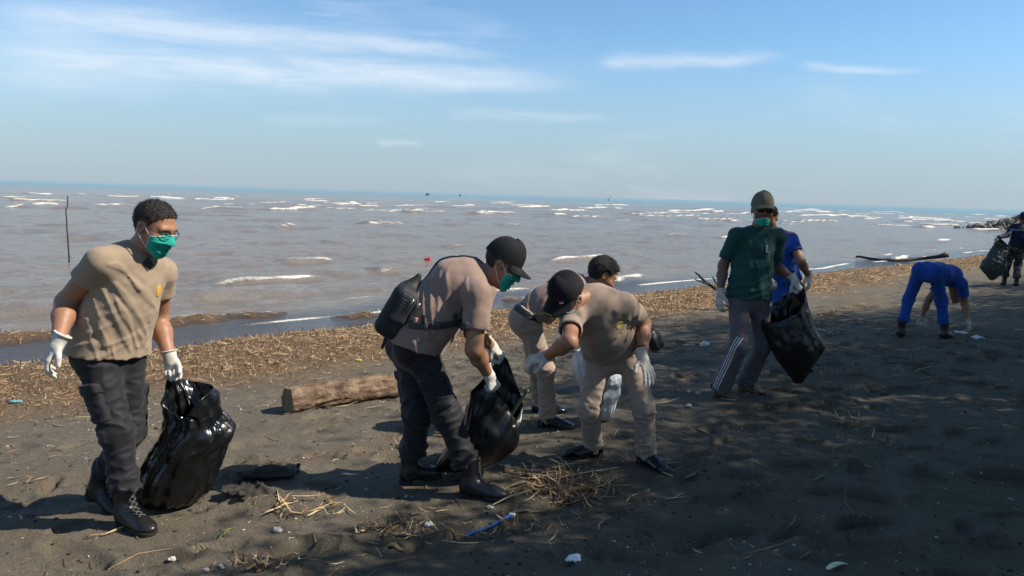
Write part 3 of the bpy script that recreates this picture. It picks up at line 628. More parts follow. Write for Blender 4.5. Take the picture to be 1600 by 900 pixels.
def head_sdf(Pw, c, Fm):
    q = ((Pw - np.asarray(c, f32)) @ np.asarray(Fm, f32).T)
    ax = q.copy(); ax[:, 0] = np.abs(ax[:, 0])
    d = ellip(q, (0, -.012, .038), (.076, .097, .088))
    d = s_min(d, ellip(q, (0, .030, -.040), (.060, .066, .078)), .05)
    d = s_min(d, ellip(q, (0, .066, -.095), (.030, .024, .022)), .035)
    d = s_min(d, ellip(ax, (.046, .058, -.022), (.022, .024, .022)), .03)            # cheek
    d = s_min(d, cone(ax, (.0, .088, .036), (.044, .072, .032), .011, .010), .022)     # brow
    h = ellip(ax, (.031, .096, .012), (.019, .015, .012)); k = .012                     # eye hollow
    d = -s_min(-d, h, k)
    d = s_min(d, cone(q, (0, .090, .022), (0, .112, -.020), .007, .012), .014)          # nose
    d = s_min(d, ellip(ax, (.012, .100, -.024), (.009, .012, .008)), .010)
    d = s_min(d, ellip(q, (0, .090, -.056), (.024, .012, .006)), .008)                  # lips
    d = s_min(d, ellip(q, (0, .088, -.068), (.021, .012, .007)), .008)
    e = ellip(ax, (.080, -.010, .002), (.011, .021, .033))                               # ear
    e = np.maximum(e, -ellip(ax, (.090, -.006, .004), (.010, .012, .020)))
    return s_min(d, e, .010)

def make_person(key, label, spec):
    J = {k: V(*v) for k, v in POSES[key].items()}
    h = spec.get('h', .0075); g = spec.get('g', 1.0); S = spec.get('S', 1.0); seed = spec.get('seed', 1.0)
    Pm = (J['hipR'] + J['hipL']) / 2; N = J['neck']; s = N - Pm; Ls = np.linalg.norm(s); sd = s / Ls
    shax = unit(J['shR'] - J['shL']); hipax = unit(J['hipR'] - J['hipL'])
    ld = unit(Pm - (J['kneeR'] + J['kneeL']) / 2); pa = unit(sd + spec.get('pelv', .8) * ld)      # the pelvis tips less than the bent back
    fc = unit(np.cross(sd, shax)); fp = unit(np.cross(pa, hipax))
    cur = spec.get('curve', .02)
    W = Pm + .40 * s - fp * cur; C = Pm + .76 * s - fc * cur * .9
    hc = J['head']; HF = frame(spec['face'], spec['up']); hup = HF[2]; hfw = HF[1]
    bel = spec.get('belly', 0.0)
    midax = unit(shax + hipax)
    root = None

    def torso(P, inf, low=True):
        d = ecap(P, W, C, midax, .134 * g + inf, .104 * g + inf, .150 * g + inf, .114 * g + inf)
        d = s_min(d, ecap(P, C, C + (N - C) * .55, shax, .150 * g + inf, .112 * g + inf, .120 * g + inf, .080 * g + inf), .06)
        for sh in ('shR', 'shL'):
            d = s_min(d, cone(P, N - sd * .050, J[sh] - sd * .010, .050 + inf, .056 * g + inf), .05)
        if low:
            d = s_min(d, ecap(P, Pm - .03 * Ls * pa, W, hipax, .152 * g + inf, .104 * g + inf, .140 * g + inf, .106 * g + inf), .06)
        if bel:
            d = s_min(d, ellip(P, W + .10 * s + fc * (.055 + .02 * bel), (.115 * g + inf, .085 * bel + inf, .135 + inf), np.array([midax, fc, sd])), .07)
        return d
    def arm(P, s_, inf):
        a, e, w = J['sh' + s_], J['el' + s_], J['wr' + s_]; ga_ = spec.get('arm', 1.0)
        d = cone(P, a, e, .052 * ga_ + inf, .041 * ga_ + inf)
        d = s_min(d, cone(P, e, e + .35 * (w - e), .040 * ga_ + inf, .041 * ga_ + inf), .03)
        return s_min(d, cone(P, e + .35 * (w - e), w, .040 * ga_ + inf, .027 + inf), .03)
    def skin(P):
        d = torso(P, -.016, bool(spec.get('bare_feet')))
        for s_ in 'RL': d = s_min(d, arm(P, s_, 0.0), .03)
        nb = hc - hup * .075 - hfw * .018
        d = s_min(d, cone(P, N - sd * .02 + hfw * .005, nb, .062, .056), .03)
        d = s_min(d, head_sdf(P, hc, HF), .028)
        if spec.get('bare_feet'):
            for s_ in 'RL':
                an = J['ank' + s_]; Ff = frame(spec['foot' + s_], (0, 0, 1)); o = an - V(0, 0, .005)
                loc = lambda x, y, z: o + Ff.T @ V(x, y, z)
                d = s_min(d, cone(P, J['hip' + s_], J['knee' + s_], .070, .045), .03); d = s_min(d, cone(P, J['knee' + s_], an, .045, .036), .02)
                d = s_min(d, cone(P, loc(0, -.035, -.04), loc(0, .10, -.055), .033, .028), .03)
                d = s_min(d, ellip(P, loc(0, .09, -.058), (.043, .055, .018), Ff), .02)
                for i, tx in enumerate((-.030, -.014, .001, .015, .029)):
                    d = s_min(d, cone(P, loc(tx, .125, -.060), loc(tx * 1.08, .165 - .010 * abs(i - (1 if s_ == 'L' else 3)), -.064), .0105, .0095), .006)
        return d
    pts = [hc + hup * .16, hc - hup * .14, hc + hfw * .14, hc - hfw * .13, N, Pm, *(J[k + s_] for k in ('sh', 'el', 'wr') for s_ in 'RL')]
    if spec.get('bare_feet'): pts += [J['ank' + s_] + V(0, 0, .1) for s_ in 'RL'] + [J['ank' + s_] + unit(V(*spec['foot' + s_])) * .2 - V(0, 0, .08) for s_ in 'RL']
    root = sdf_obj("person", skin, pts, .10, spec.get('hs', h * .85), spec.get('skin', SKIN))
    tag(root, label, "person", spec.get('group', "people cleaning the beach"))

    def pelvis(P):
        d = ecap(P, Pm - .05 * Ls * pa, Pm + .25 * Ls * pa, hipax, .158 * g, .110 * g, .136 * g, .100 * g)
        for s_ in 'RL':
            d = s_min(d, ellip(P, J['hip' + s_] - fp * .045 - pa * .01, (.088 * g, .088 * g, .10 * g)), .05)
        return d
    # ---- shirt
    long_ = spec.get('long', False); sl_end = {s_: J['sh' + s_] + spec.get('sleeve', .62) * (J['el' + s_] - J['sh' + s_]) for s_ in 'RL'}
    hem = Pm + pa * Ls * spec.get('hem', .02)
    folds = spec.get('folds', [])
    # shirt drape: coordinates round and along the trunk
    def tcoord(P):
        q = P - Pm.astype(f32); v = (q @ sd.astype(f32)) / Ls; th = np.arctan2(q @ shax.astype(f32), q @ fc.astype(f32)); return th, v
    famp = spec.get('drape', .006); fdir = spec.get('fdir', 0.6)
    flare = spec.get('flare', .016)
    def shirt(P):
        d = torso(P, .012)
        d = s_min(d, ecap(P, Pm - .08 * Ls * pa, W + .05 * s, hipax, .152 * g + flare + .006, .106 * g + flare + .008, .140 * g + flare, .106 * g + flare), .06)
        if flare > .01: d = s_min(d, pelvis(P) - .016, .04)
        d = np.maximum(d, plane(P, hem, -pa))
        for s_ in 'RL':
            a, e, w = J['sh' + s_], J['el' + s_], J['wr' + s_]
            if long_: sl = s_min(cone(P, a, e, .066, .056), cone(P, e, w, .056, .046), .03)
            else:
                sl = cone(P, a, e, .064 * g, .070 * spec.get('arm', 1.0)); sl = np.maximum(sl, plane(P, sl_end[s_], e - a))
                sl = np.maximum(sl, -np.maximum(cone(P, a, e, .054 * g, .060 * spec.get('arm', 1.0)), -plane(P, sl_end[s_] - unit(e - a) * .035, e - a)))
            d = s_min(d, sl, .035)
        th, v = tcoord(P)
        # long irregular folds running on a slant, stronger near waist and under the arms
        sx = th * .16; wv = np.stack([sx * 14 * fdir + v * 6.5 + seed, sx * 3.0 - v * 1.4 * fdir + seed * 2, np.full(len(P), seed * 3.1, f32)], 1)
        m_ = (.35 + .9 * sstep(v, .75, .15))
        d = d - famp * m_ * (ridge(wv) * 1.9 - .45) - .0022 * perlin(P * 22 + seed)
        for (t0, v0, t1, v1, wd, am) in folds:
            a0 = np.array([t0 * .16, v0 * Ls]); a1 = np.array([t1 * .16, v1 * Ls]); ab = a1 - a0
            X = np.stack([sx, v * Ls], 1) - a0; t = np.clip((X @ ab) / (ab @ ab), 0, 1)
            r = np.linalg.norm(X - t[:, None] * ab, axis=1) + .006 * np.sin(t * 7 + t0 * 9)
            q = (r / (wd * (.5 + .7 * np.sin(np.pi * np.clip(t, .08, .92))))) ** 2
            d = d - am * (1 - .9 * q) * np.exp(-q)
        # collar rib
        ncol = N + sd * .0 + hfw * .005
        cd = plane(P, ncol, unit(N - C)); rr = np.linalg.norm((P - ncol.astype(f32)) - cd[:, None] * unit(N - C).astype(f32), axis=1)
        d = s_min(d, np.sqrt((rr - .066) ** 2 + (cd - .006) ** 2) - .008, .012)
        return d
    sp = [N + sd * .04, Pm - sd * .05, Pm + fp * .12, Pm - fp * .12, C + fc * .15, C - fc * .15] + [J['sh' + s_] for s_ in 'RL'] + list(sl_end.values())
    if long_: sp += [J['el' + s_] for s_ in 'RL'] + [J['wr' + s_] for s_ in 'RL']
    top = sdf_obj("shirt" if not long_ else "jacket", shirt, sp, .13, h, spec['shirt'], root)

    # ---- trousers
    tg = spec.get('leg', 1.0); tuck = spec.get('tuck', False); cuffw = spec.get('cuff', .068); wt = spec.get('waist', .16)
    wamp = spec.get('crease', .009)
    kb = {s_: unit(np.cross(J['knee' + s_] - J['hip' + s_], hipax)) for s_ in 'RL'}
    def leg(P, s_):
        a, k, e = J['hip' + s_], J['knee' + s_], J['ank' + s_]
        d1 = cone(P, a, k, .094 * tg, .071 * tg); d2 = cone(P, k, e + (k - e) * (.18 if tuck else -.02), (.071 if tuck else .067) * tg, (.064 * tg if tuck else cuffw))
        d = s_min(d1, d2, .05)
        if tuck:   # bloused over the boot
            bl = e + (k - e) * .34; d = s_min(d, ellip(P, bl, (.066 * tg, .066 * tg, .055)), .04)
            d = np.maximum(d, plane(P, e + (k - e) * .23, e - k))
        else:
            d = np.maximum(d, plane(P, e + V(0, 0, spec.get('cuffz', -.045)), (e - k) * .5 + V(0, 0, -.25)))
            d = np.maximum(d, -np.maximum(cone(P, k, e + (e - k) * .05, .06, cuffw - .012), -plane(P, e + V(0, 0, spec.get('cuffz', -.045) + .04), (e - k) * .5 + V(0, 0, -.25))))
        # creases: rings broken round the leg, bunched behind the knee and above the boot
        ab1 = (k - a).astype(f32); t1 = np.clip((P - a.astype(f32)) @ ab1 / (ab1 @ ab1), -.2, 1); ab2 = (e - k).astype(f32); t2 = np.clip((P - k.astype(f32)) @ ab2 / (ab2 @ ab2), 0, 1.2)
        t = t1 + t2; ax_ = np.where((t < 1)[:, None], a + t1[:, None] * ab1, k + t2[:, None] * ab2); q = (P - ax_.astype(f32)); q = q / (np.linalg.norm(q, axis=1)[:, None] + 1e-6)
        m_ = .45 + .55 * np.exp(-((t - 1.0) / .22) ** 2) + (1.2 if tuck else .8) * sstep(t, 1.35, 1.85) + .5 * sstep(t, .35, 0)
        rg = ridge(np.stack([t * 7.5 + q[:, 2] * .3 + seed * 5 + (3.3 if s_ == 'L' else 0), q[:, 0] * .75 + seed, q[:, 1] * .75 + t * .8], 1))
        return d - wamp * m_ * (rg * 2.0 - .45)
    def trousers(P):
        d = pelvis(P)
        d = np.maximum(d, plane(P, Pm + pa * Ls * wt, pa))
        d = s_min(d, leg(P, 'R'), .045); d = s_min(d, leg(P, 'L'), .035)
        return d - .0018 * perlin(P * 20 + seed)
    tp_ = [Pm, Pm + s * .2] + [J[k + s_] for k in ('hip', 'knee', 'ank') for s_ in 'RL']
    bottom = sdf_obj("trousers", trousers, tp_, .15, h, spec['pants'], root)
    ctx = dict(J=J, root=root, shirt=shirt, trousers=trousers, skin=skin, HF=HF, hc=hc, Pm=Pm, s=s, sd=sd, fc=fc, fp=fp, shax=shax, hipax=hipax, N=N, C=C, W=W, h=h, top=top, bottom=bottom, Ls=Ls, kb=kb)
    if spec.get('cargo'):
        for s_ in spec['cargo']:
            a, k = J['hip' + s_], J['knee' + s_]; dz = unit(a - k); side = hipax if s_ == 'R' else -hipax
            side = unit(side + spec.get('cargo_turn', 0) * kb[s_]); Fb = frame(side, dz)
            c0 = a + .66 * (k - a)
            po = lambda P: np.maximum(trousers(P) - .013, rbox(P, c0 + side * .09, (.072, .085, .085), .01, Fb))
            pk = sdf_obj("cargo_pocket", po, [c0 + side * .09], .15, h, spec['pants'], bottom)
            c1 = c0 + dz * .075
            fl = lambda P: np.maximum(trousers(P) - .021, rbox(P, c1 + side * .09, (.078, .085, .026), .008, Fb))
            sdf_obj("pocket_flap", fl, [c1 + side * .09], .13, h, spec['pants'], bottom)
    if spec.get('belt'):
        c0 = Pm + pa * Ls * (wt - .035)
        bf = lambda P: np.maximum(trousers(P) - .006, np.abs(plane(P, c0, pa)) - .020)
        sdf_obj("belt", bf, [c0 + shax * .2, c0 - shax * .2, c0 + fc * .2, c0 - fc * .2], .05, h * .7, BELT, root)
    # ---- gloves
    for s_ in 'RL':
        if spec.get('hand' + s_): make_glove(ctx, s_, spec['hand' + s_], spec.get('hg', .0048))
    # ---- feet
    for s_ in 'RL':
        if spec.get('foot' + s_): make_shoe(ctx, s_, spec['foot' + s_], spec.get('shoe', 'boot'), spec.get('hf', .006), spec.get('pitch' + s_, 0.0))
    # ---- head wear
    if spec.get('hair'): make_hair(ctx, spec['hair'], spec.get('hair_mat', HAIR))
    if spec.get('cap'): make_cap(ctx, spec['cap'], spec.get('cap_tilt', 0.0))
    if spec.get('mask') is not None: make_mask(ctx, spec['mask'])
    make_eyes(ctx)
    return ctx

HANDS = {   # curl of the three joints, finger spread, thumb (out, forward, towards palm)
    'relaxed': ((28, 32, 18), 3, (.62, .70, -.35)), 'grip': ((72, 82, 45), 0, (.30, .62, -.72)), 'pinch': ((48, 42, 24), 0, (.25, .75, -.62)),
    'flat': ((14, 12, 8), 9, (.80, .60, -.12)), 'loose': ((40, 48, 25), 2, (.45, .70, -.5))}
def make_glove(ctx, s_, hs, h):
    """hs = (finger direction, back-of-hand direction, pose)"""
    J = ctx['J']; w = J['wr' + s_]; Fm = frame(hs[0], hs[1]); (c1, c2, c3), spr, th = HANDS[hs[2]]
    sx = -1 if s_ == 'R' else 1
    L = lambda x, y, z: w + Fm.T @ V(x, y, z)
    segs = []
    for i, (bx, by, ln) in enumerate(((.030, .086, .074), (.0105, .091, .082), (-.010, .089, .076), (-.0285, .082, .060))):
        p = V(sx * bx, by, 0); az = R_(spr) * (1.5 - i) * sx; bend = 0
        for k, (fr, cu) in enumerate(((.44, c1 + (i - 1) * 3), (.31, c2), (.25, c3))):
            bend += R_(cu); dv = V(math.sin(az) * math.cos(bend), math.cos(az) * math.cos(bend), -math.sin(bend)); q = p + dv * ln * fr * 1.04
            segs.append((i, L(*p), L(*q), (.0112, .0102, .0095)[k] * (.92 if i == 3 else 1), (.0104, .0096, .0086)[k] * (.92 if i == 3 else 1))); p = q
    tp = V(sx * .026, .018, -.008); td = unit(V(sx * th[0], th[1], th[2])); tq = tp + td * .046; td2 = unit(td + V(-sx * .35, .35, -.15)); tr = tq + td2 * .036
    def f(P):
        d = ecap(P, L(0, .012, 0), L(sx * .002, .078, 0), Fm[0], .030, .019, .041, .0155)
        fing = None
        for i in range(4):
            fi = None
            for (k, a, b_, ra, rb) in segs:
                if k == i: c_ = cone(P, a, b_, ra, rb); fi = c_ if fi is None else s_min(fi, c_, .004)
            fing = fi if fing is None else np.minimum(fing, fi)
        d = s_min(d, fing, .010)
        t_ = s_min(cone(P, L(*tp), L(*tq), .0165, .0125), cone(P, L(*tq), L(*tr), .0125, .0105), .005)
        d = s_min(d, t_, .014)
        cuff = cone(P, L(0, -.045, 0), L(0, .012, 0), .0365, .031)
        cuff = np.maximum(cuff, plane(P, L(0, -.045, 0), -Fm[1]))
        d = s_min(d, cuff, .016)
        return d - .0011 * perlin(P * 70)
    ap = [L(0, -.05, 0), L(0, .10, 0), L(*tr)] + [s[2] for s in segs]
    gl = sdf_obj("glove", f, ap, .045, h, LATEX, ctx['root'])
    ring = catmull([L(.038 * math.cos(t), -.043, .038 * math.sin(t)) for t in np.linspace(0, 2 * math.pi, 13)], 25)
    tube("elastic_cuff", ring, .0045, LATEX, gl, 6)

def make_shoe(ctx, s_, fdir, kind, h, pitch):
    J = ctx['J']; an = J['ank' + s_]; Fm = frame(fdir, (0, 0, 1))
    if pitch:
        c, s = math.cos(pitch), math.sin(pitch); y, z = Fm[1], Fm[2]; Fm = np.array([Fm[0], y * c - z * s, z * c + y * s])
    L = lambda x, y, z: an + Fm.T @ V(x, y, z)
    zb = -.095 if kind == 'boot' else -.085
    if kind == 'sandal':
        def so(P):
            q = (P - an.astype(f32)) @ Fm.astype(f32).T; r = q[:, :2]
            o = s_min(s_min(np.linalg.norm(r - np.array((0, -.035), f32), axis=1) - .036, np.linalg.norm(r - np.array((0, .10), f32), axis=1) - .047, .05), np.linalg.norm(r - np.array((0, .145), f32), axis=1) - .040, .05)
            return np.maximum(o, np.abs(q[:, 2] + .083) - .009) - .002
        sh = sdf_obj("sandal", so, [L(0, -.09, -.09), L(0, .2, -.07), L(.06, 0, -.08), L(-.06, 0, -.08)], .02, h * .8, RUBBER_SANDAL, ctx['root'])
        for sx in (-1, 1):
            tube("strap", catmull([L(sx * .044, .035, -.075), L(sx * .036, .07, -.04), L(sx * .012, .10, -.033), L(0, .125, -.06)], 14), .007, RUBBER_SANDAL, sh, 6)
        return
    def up(P):
        q = (P - an.astype(f32)) @ Fm.astype(f32).T
        d = ecap(q, (0, -.035, zb + .040), (0, .135, zb + .030), (1, 0, 0), .036, .040, .044, .026)
        d = s_min(d, ellip(q, (0, .150, zb + .028), (.041, .052, .027)), .03)
        d = s_min(d, cone(q, (0, -.005, zb + .075), (0, .10, zb + .040), .041, .030), .04)
        if kind == 'boot':
            d = s_min(d, cone(q, (0, -.015, zb + .06), (0, -.018, .13), .045, .052), .03)
            d = np.maximum(d, q[:, 2] - .125)
        else: d = np.maximum(d, plane(q, (0, -.02, .008), (0, -.35, 1)))
        d = d - .0012 * perlin(P * 45)
        return np.maximum(d, -(q[:, 2] - (zb + .014)))
    def so(P):
        q = (P - an.astype(f32)) @ Fm.astype(f32).T; r = q[:, :2]
        o = s_min(s_min(np.linalg.norm(r - np.array((0, -.036), f32), axis=1) - .039, np.linalg.norm(r - np.array((0, .105), f32), axis=1) - .047, .06), np.linalg.norm(r - np.array((0, .152), f32), axis=1) - .043, .05)
        zlo = np.where((q[:, 1] > .0) & (q[:, 1] < .045), .006, 0.0)
        return np.maximum(o, np.maximum(q[:, 2] - (zb + .020), (zb - .004 + zlo) - q[:, 2]))
    sh = sdf_obj("boot" if kind == 'boot' else "shoe", up, [L(0, -.09, zb), L(0, .22, .0), L(.06, 0, .14 if kind == 'boot' else .02), L(-.06, 0, zb), L(.06, .2, zb), L(-.06, -.09, .14 if kind == 'boot' else .02)], .02, h, BOOT if kind == 'boot' else SHOE, ctx['root'])
    sdf_obj("sole", so, [L(.05, -.09, zb), L(-.05, .21, zb + .03), L(-.05, -.09, zb), L(.05, .21, zb + .03)], .02, h * .8, SOLE, sh)
    if kind == 'boot' and h < .009:
        # cross lacing up the instep and shaft
        rows = [(.105, zb + .066), (.085, zb + .080), (.065, zb + .096), (.050, .022), (.042, .048), (.038, .074), (.037, .100)]
        fup = lambda p: project_out(up, [L(*p)], [Fm.T @ unit(V(p[0] * 2, .7, .7))], .003, .03)[0]
        for i in range(len(rows) - 1):
            for sx in (-1, 1):
                (y0, z0), (y1, z1) = rows[i], rows[i + 1]
                tube("lace", [fup((sx * .018, y0, z0)), fup((0, (y0 + y1) / 2, (z0 + z1) / 2)), fup((-sx * .018, y1, z1))], .0028, LACE, sh, 5)
    elif kind == 'shoe' and h < .009:
        # stitched apron seam
        fup = lambda p: project_out(up, [L(*p)], [Fm[2]], .0015, .05)[0]
        tube("seam", catmull([fup((.034, .04, 0)), fup((.033, .10, 0)), fup((.022, .150, 0)), fup((0, .165, 0)), fup((-.022, .150, 0)), fup((-.033, .10, 0)), fup((-.034, .04, 0))], 24), .0022, SHOE, sh, 5)

def make_eyes(ctx):
    HF, hc = ctx['HF'], ctx['hc']
    L = lambda x, y, z: hc + HF.T @ V(x, y, z)
    for sx in (-1, 1):
        v, f = sphere_geo(L(sx * .031, .079, .012), (.0125, .0125, .0105), HF, 10, 8); e = mesh_obj("eye", v, f, EYE_WHITE, ctx['root'])
        v, f = sphere_geo(L(sx * .031, .0885, .009), (.006, .004, .006), HF, 8, 6); mesh_obj("iris", v, f, IRIS, e)
        v, f = tube_geo(catmull([L(sx * .014, .098, .030), L(sx * .032, .096, .036), L(sx * .050, .083, .030)], 8), [.003, .0035, .004, .004, .004, .0035, .003, .002], 6)
        mesh_obj("eyebrow", v, f, HAIR, ctx['root'])
def sphere_geo(c, r, Fm, nu=12, nv=8):
    th = np.linspace(0, math.pi, nv + 1); ph = np.arange(nu) * 2 * math.pi / nu
    T, Ph = np.meshgrid(th, ph, indexing='ij')
    q = np.stack([np.sin(T) * np.cos(Ph) * r[0], np.sin(T) * np.sin(Ph) * r[1], np.cos(T) * r[2]], -1).reshape(-1, 3)
    return np.asarray(c) + q @ np.asarray(Fm), [list(map(int, x))[::-1] for x in grid_faces(nv + 1, nu, True)]
def make_hair(ctx, style, material):
    """a thin shell that rises out of the scalp: full depth on the crown, fading to nothing along the hairline"""
    HF, hc = ctx['HF'], ctx['hc']; thick = {'crop': .0035, 'short': .0075, 'full': .0145}[style]; low = .012 if style == 'full' else 0.0
    def f(P):
        q = (P - hc.astype(f32)) @ HF.astype(f32).T; ax = q.copy(); ax[:, 0] = np.abs(ax[:, 0])
        head = head_sdf(P, hc, HF)
        yf = np.interp(q[:, 2], [-.03, .025, .055, .080 - low, .100 - low, .125 - low], [.020, .024, .046, .060, .090, .20]) - .25 * np.clip(ax[:, 0] - .045, 0, .02)
        zl = np.interp(q[:, 1], [-.12, -.045, -.022, .05], [-.080, -.066, -.018, -.014])
        reg = np.maximum(q[:, 1] - yf, zl - q[:, 2]) * .8 + .004 * perlin(q * 70) + .003 * perlin(q * 150)
        reg = np.maximum(reg, -(ellip(ax, (.088, -.004, -.004), (.024, .026, .038)) - .002))
        t = np.clip(-reg / (.016 if style != 'full' else .022), 0, 1)
        amp = {'crop': .0004, 'short': .0012, 'full': .0028}[style]
        n_ = perlin(np.stack([q[:, 0] * 140, q[:, 1] * 50, q[:, 2] * 60], 1)) + .6 * perlin(q * 190)
        f.t = t; return (head - (thick + amp * n_) * t * (2 - t) + .0025 * (t <= 0)).astype(f32)
    L = lambda x, y, z: hc + HF.T @ V(x, y, z)
    sdf_obj("hair", f, [L(.1, .11, .16), L(-.1, -.14, -.1), L(.1, -.14, .1), L(-.1, .1, -.1)], .03, .0046, material, ctx['root'], relax=0)
    ho = ctx['root'].children[-1] if False else [o for o in ctx['root'].children if o.name.startswith("hair")][0]
    hv = np.zeros(len(ho.data.vertices) * 3, f32); ho.data.vertices.foreach_get("co", hv); f(hv.reshape(-1, 3)); attr(ho, "cover", np.clip(f.t * (1.0 if style == 'full' else .85), 0, 1))
    if style == 'crop': return
    # loose ends standing off the scalp
    vv = hv.reshape(-1, 3).astype(float); nn = np.zeros(len(vv) * 3, f32); ho.data.vertices.foreach_get("normal", nn); nn = nn.reshape(-1, 3).astype(float); r = np.random.RandomState(4)
    k = r.choice(np.flatnonzero(f.t > .12), 2600); out = ((vv[k] - hc) * nn[k]).sum(1) > .03; k = k[out]; m_ = len(k)
    flow = HF.T @ (V(0, .8, -.25) if style == 'full' else V(0, .25, .3)); ln = r.uniform(.5, 1.3, (m_, 1)) * (.022 if style == 'full' else .008)
    tip = vv[k] + (nn[k] * (.30 if style == 'full' else .8) + flow * .8 + r.normal(size=(m_, 3)) * .35) * ln; sd_ = np.cross(nn[k], tip - vv[k]); sd_ /= np.linalg.norm(sd_, axis=1)[:, None] + 1e-9
    w_ = .0014 if style != 'full' else .0022; T = np.stack([vv[k] - sd_ * w_, vv[k] + sd_ * w_, tip], 1).reshape(-1, 3)
    so = mesh_obj("hair_ends", T, np.arange(len(T)).reshape(-1, 3), material, ho, False); so["kind"] = "stuff"; attr(so, "cover", np.ones(len(T)))
def make_cap(ctx, colour, tilt):
    HF, hc = ctx['HF'], ctx['hc']; c, s = math.cos(tilt), math.sin(tilt)
    Fc = np.array([HF[0], HF[1] * c - HF[2] * s, HF[2] * c + HF[1] * s])
    L = lambda x, y, z: hc + Fc.T @ V(x, y, z)
    nu, nv = 72, 22; vs_ = []
    for i in range(nv + 1):
        t = i / nv * math.pi / 2
        for j in range(nu):
            a = j / nu * 2 * math.pi; x, y = math.cos(a), math.sin(a)
            seam = 1 - .010 * math.exp(-((((a - math.pi / 2) / (math.pi / 3)) % 1 - .5) / .5) ** 40) * 0 - .012 * max(0, 1 - abs(((a / (math.pi / 3) + .5) % 1) - .5) * 14) * math.sin(t)
            rr = math.cos(t) ** .82 * seam
            z = .118 * math.sin(t) ** .95
            z += .012 * max(0, y) * math.sin(t)                       # the crown stands up in front
            drop = -.012 * max(0, -y) * (1 - math.sin(t))
            vs_.append(L(.088 * x * rr, -.012 + .108 * y * rr, .036 + z + drop))
    o = mesh_obj("cap", vs_, grid_faces(nv + 1, nu, True), colour, ctx['root'])
    md = o.modifiers.new("thick", 'SOLIDIFY'); md.thickness = .003; md.offset = 1
    # curved brim
    nb, nr = 33, 9; bv = []
    for i in range(nr):
        r = i / (nr - 1)
        for j in range(nb):
            a = R_(28) + (j / (nb - 1)) * R_(124); x, y = math.cos(a), math.sin(a)
            ext = .076 * r * (math.sin((j / (nb - 1)) * math.pi) ** .55)
            px_, py_ = .089 * x, -.012 + .109 * y
            bx = px_ * (1 + .08 * r); by = py_ + ext
            bv.append(L(bx, by, .042 - 2.6 * bx * bx * (.3 + r) - .016 * r + .003))
    br = mesh_obj("brim", bv, grid_faces(nr, nb), colour, o)
    md = br.modifiers.new("thick", 'SOLIDIFY'); md.thickness = .005; md.offset = 0
    v, f = sphere_geo(L(0, -.012, .157), (.008, .008, .005), Fc, 10, 6); mesh_obj("button", v, f, colour, o)
    band = catmull([L(.0885 * math.cos(t), -.012 + .1085 * math.sin(t), .040 - .012 * max(0, -math.sin(t))) for t in np.linspace(0, 2 * math.pi, 37)], 73)
    tube("band", band, .004, colour, o, 6)
    ctx['capF'] = Fc; ctx['capL'] = L
def make_mask(ctx, dz):
    """pleated surgical mask fitted over nose, mouth and chin; dz lowers it"""
    HF, hc = ctx['HF'], ctx['hc']; hf = lambda P: s_min(head_sdf(P, hc, HF), cone(P, hc - HF[2] * .06 - HF[1] * .01, hc - HF[2] * .17 - HF[1] * .015, .056, .058), .03)
    nu, nv = 37, 33; pp, nn = [], []
    for i in range(nv):
        v = i / (nv - 1)
        for j in range(nu):
            u = j / (nu - 1) * 2 - 1
            top = .016 - .030 * abs(u) ** 1.3; bot = (-.118 + .038 * abs(u) ** 1.4) if dz > -.04 else (-.060 + .012 * abs(u) ** 1.4)
            z = top + (bot - top) * v + dz * (1 - .15 * v)
            a = u * R_(70); dirn = unit(V(math.sin(a), math.cos(a), -.25 * v * (1 - abs(u))))
            pp.append(hc + HF.T @ (V(0, .018, z) + dirn * V(.072, .095, 0) * 0)); nn.append(HF.T @ dirn)
    q = project_out(hf, np.array(pp), np.array(nn), .004, .14, 30)
    # the cloth bridges the hollow beside the nose and under it: smooth the fitted sheet
    Q = q.reshape(nv, nu, 3).astype(float); Nn = np.array(nn).reshape(nv, nu, 3)
    for _ in range(14):
        M = Q.copy(); M[1:-1, 1:-1] = (Q[:-2, 1:-1] + Q[2:, 1:-1] + Q[1:-1, :-2] + Q[1:-1, 2:]) / 4
        out = ((M - Q) * Nn).sum(-1, keepdims=True); Q = Q + Nn * np.maximum(out, 0)
    vv = np.linspace(0, 1, nv)[:, None, None]; uu = np.abs(np.linspace(-1, 1, nu))[None, :, None]
    pleat = np.zeros_like(vv)
    for pc in (.30, .50, .70): pleat = pleat + .0060 * np.exp(-((vv - pc) / .05) ** 2) * np.sign(vv - pc + 1e-6) * -1
    Q = Q + Nn * (pleat * (1 - uu ** 4) + .002)
    o = mesh_obj("face_mask", Q.reshape(-1, 3), grid_faces(nv, nu)[:, ::-1].copy(), MASK, ctx['root'])
    md = o.modifiers.new("thick", 'SOLIDIFY'); md.thickness = .0016; md.offset = 1
    tube("trim", Q[0, :, :], .0022, MASK_PALE, o, 5)
    L = lambda x, y, z: hc + HF.T @ V(x, y, z)
    for j, sx in ((0, -1), (nu - 1, 1)):
        tube("trim", Q[:, j, :], .0016, MASK_PALE, o, 5)
        for row, ez in ((0, .030), (nv - 1, -.030)):
            e0 = Q[row, j]; e2 = L(sx * .083, -.010, ez); md_ = (e0 + e2) / 2
            e1 = project_out(hf, [md_], [HF.T @ V(sx, .15, 0)], .004, .06)[0]
            e3 = L(sx * .084, -.028, ez * .5)
            tube("ear_loop", catmull([e0, e1, e2, e3], 14), .0019, CORD, o, 5)

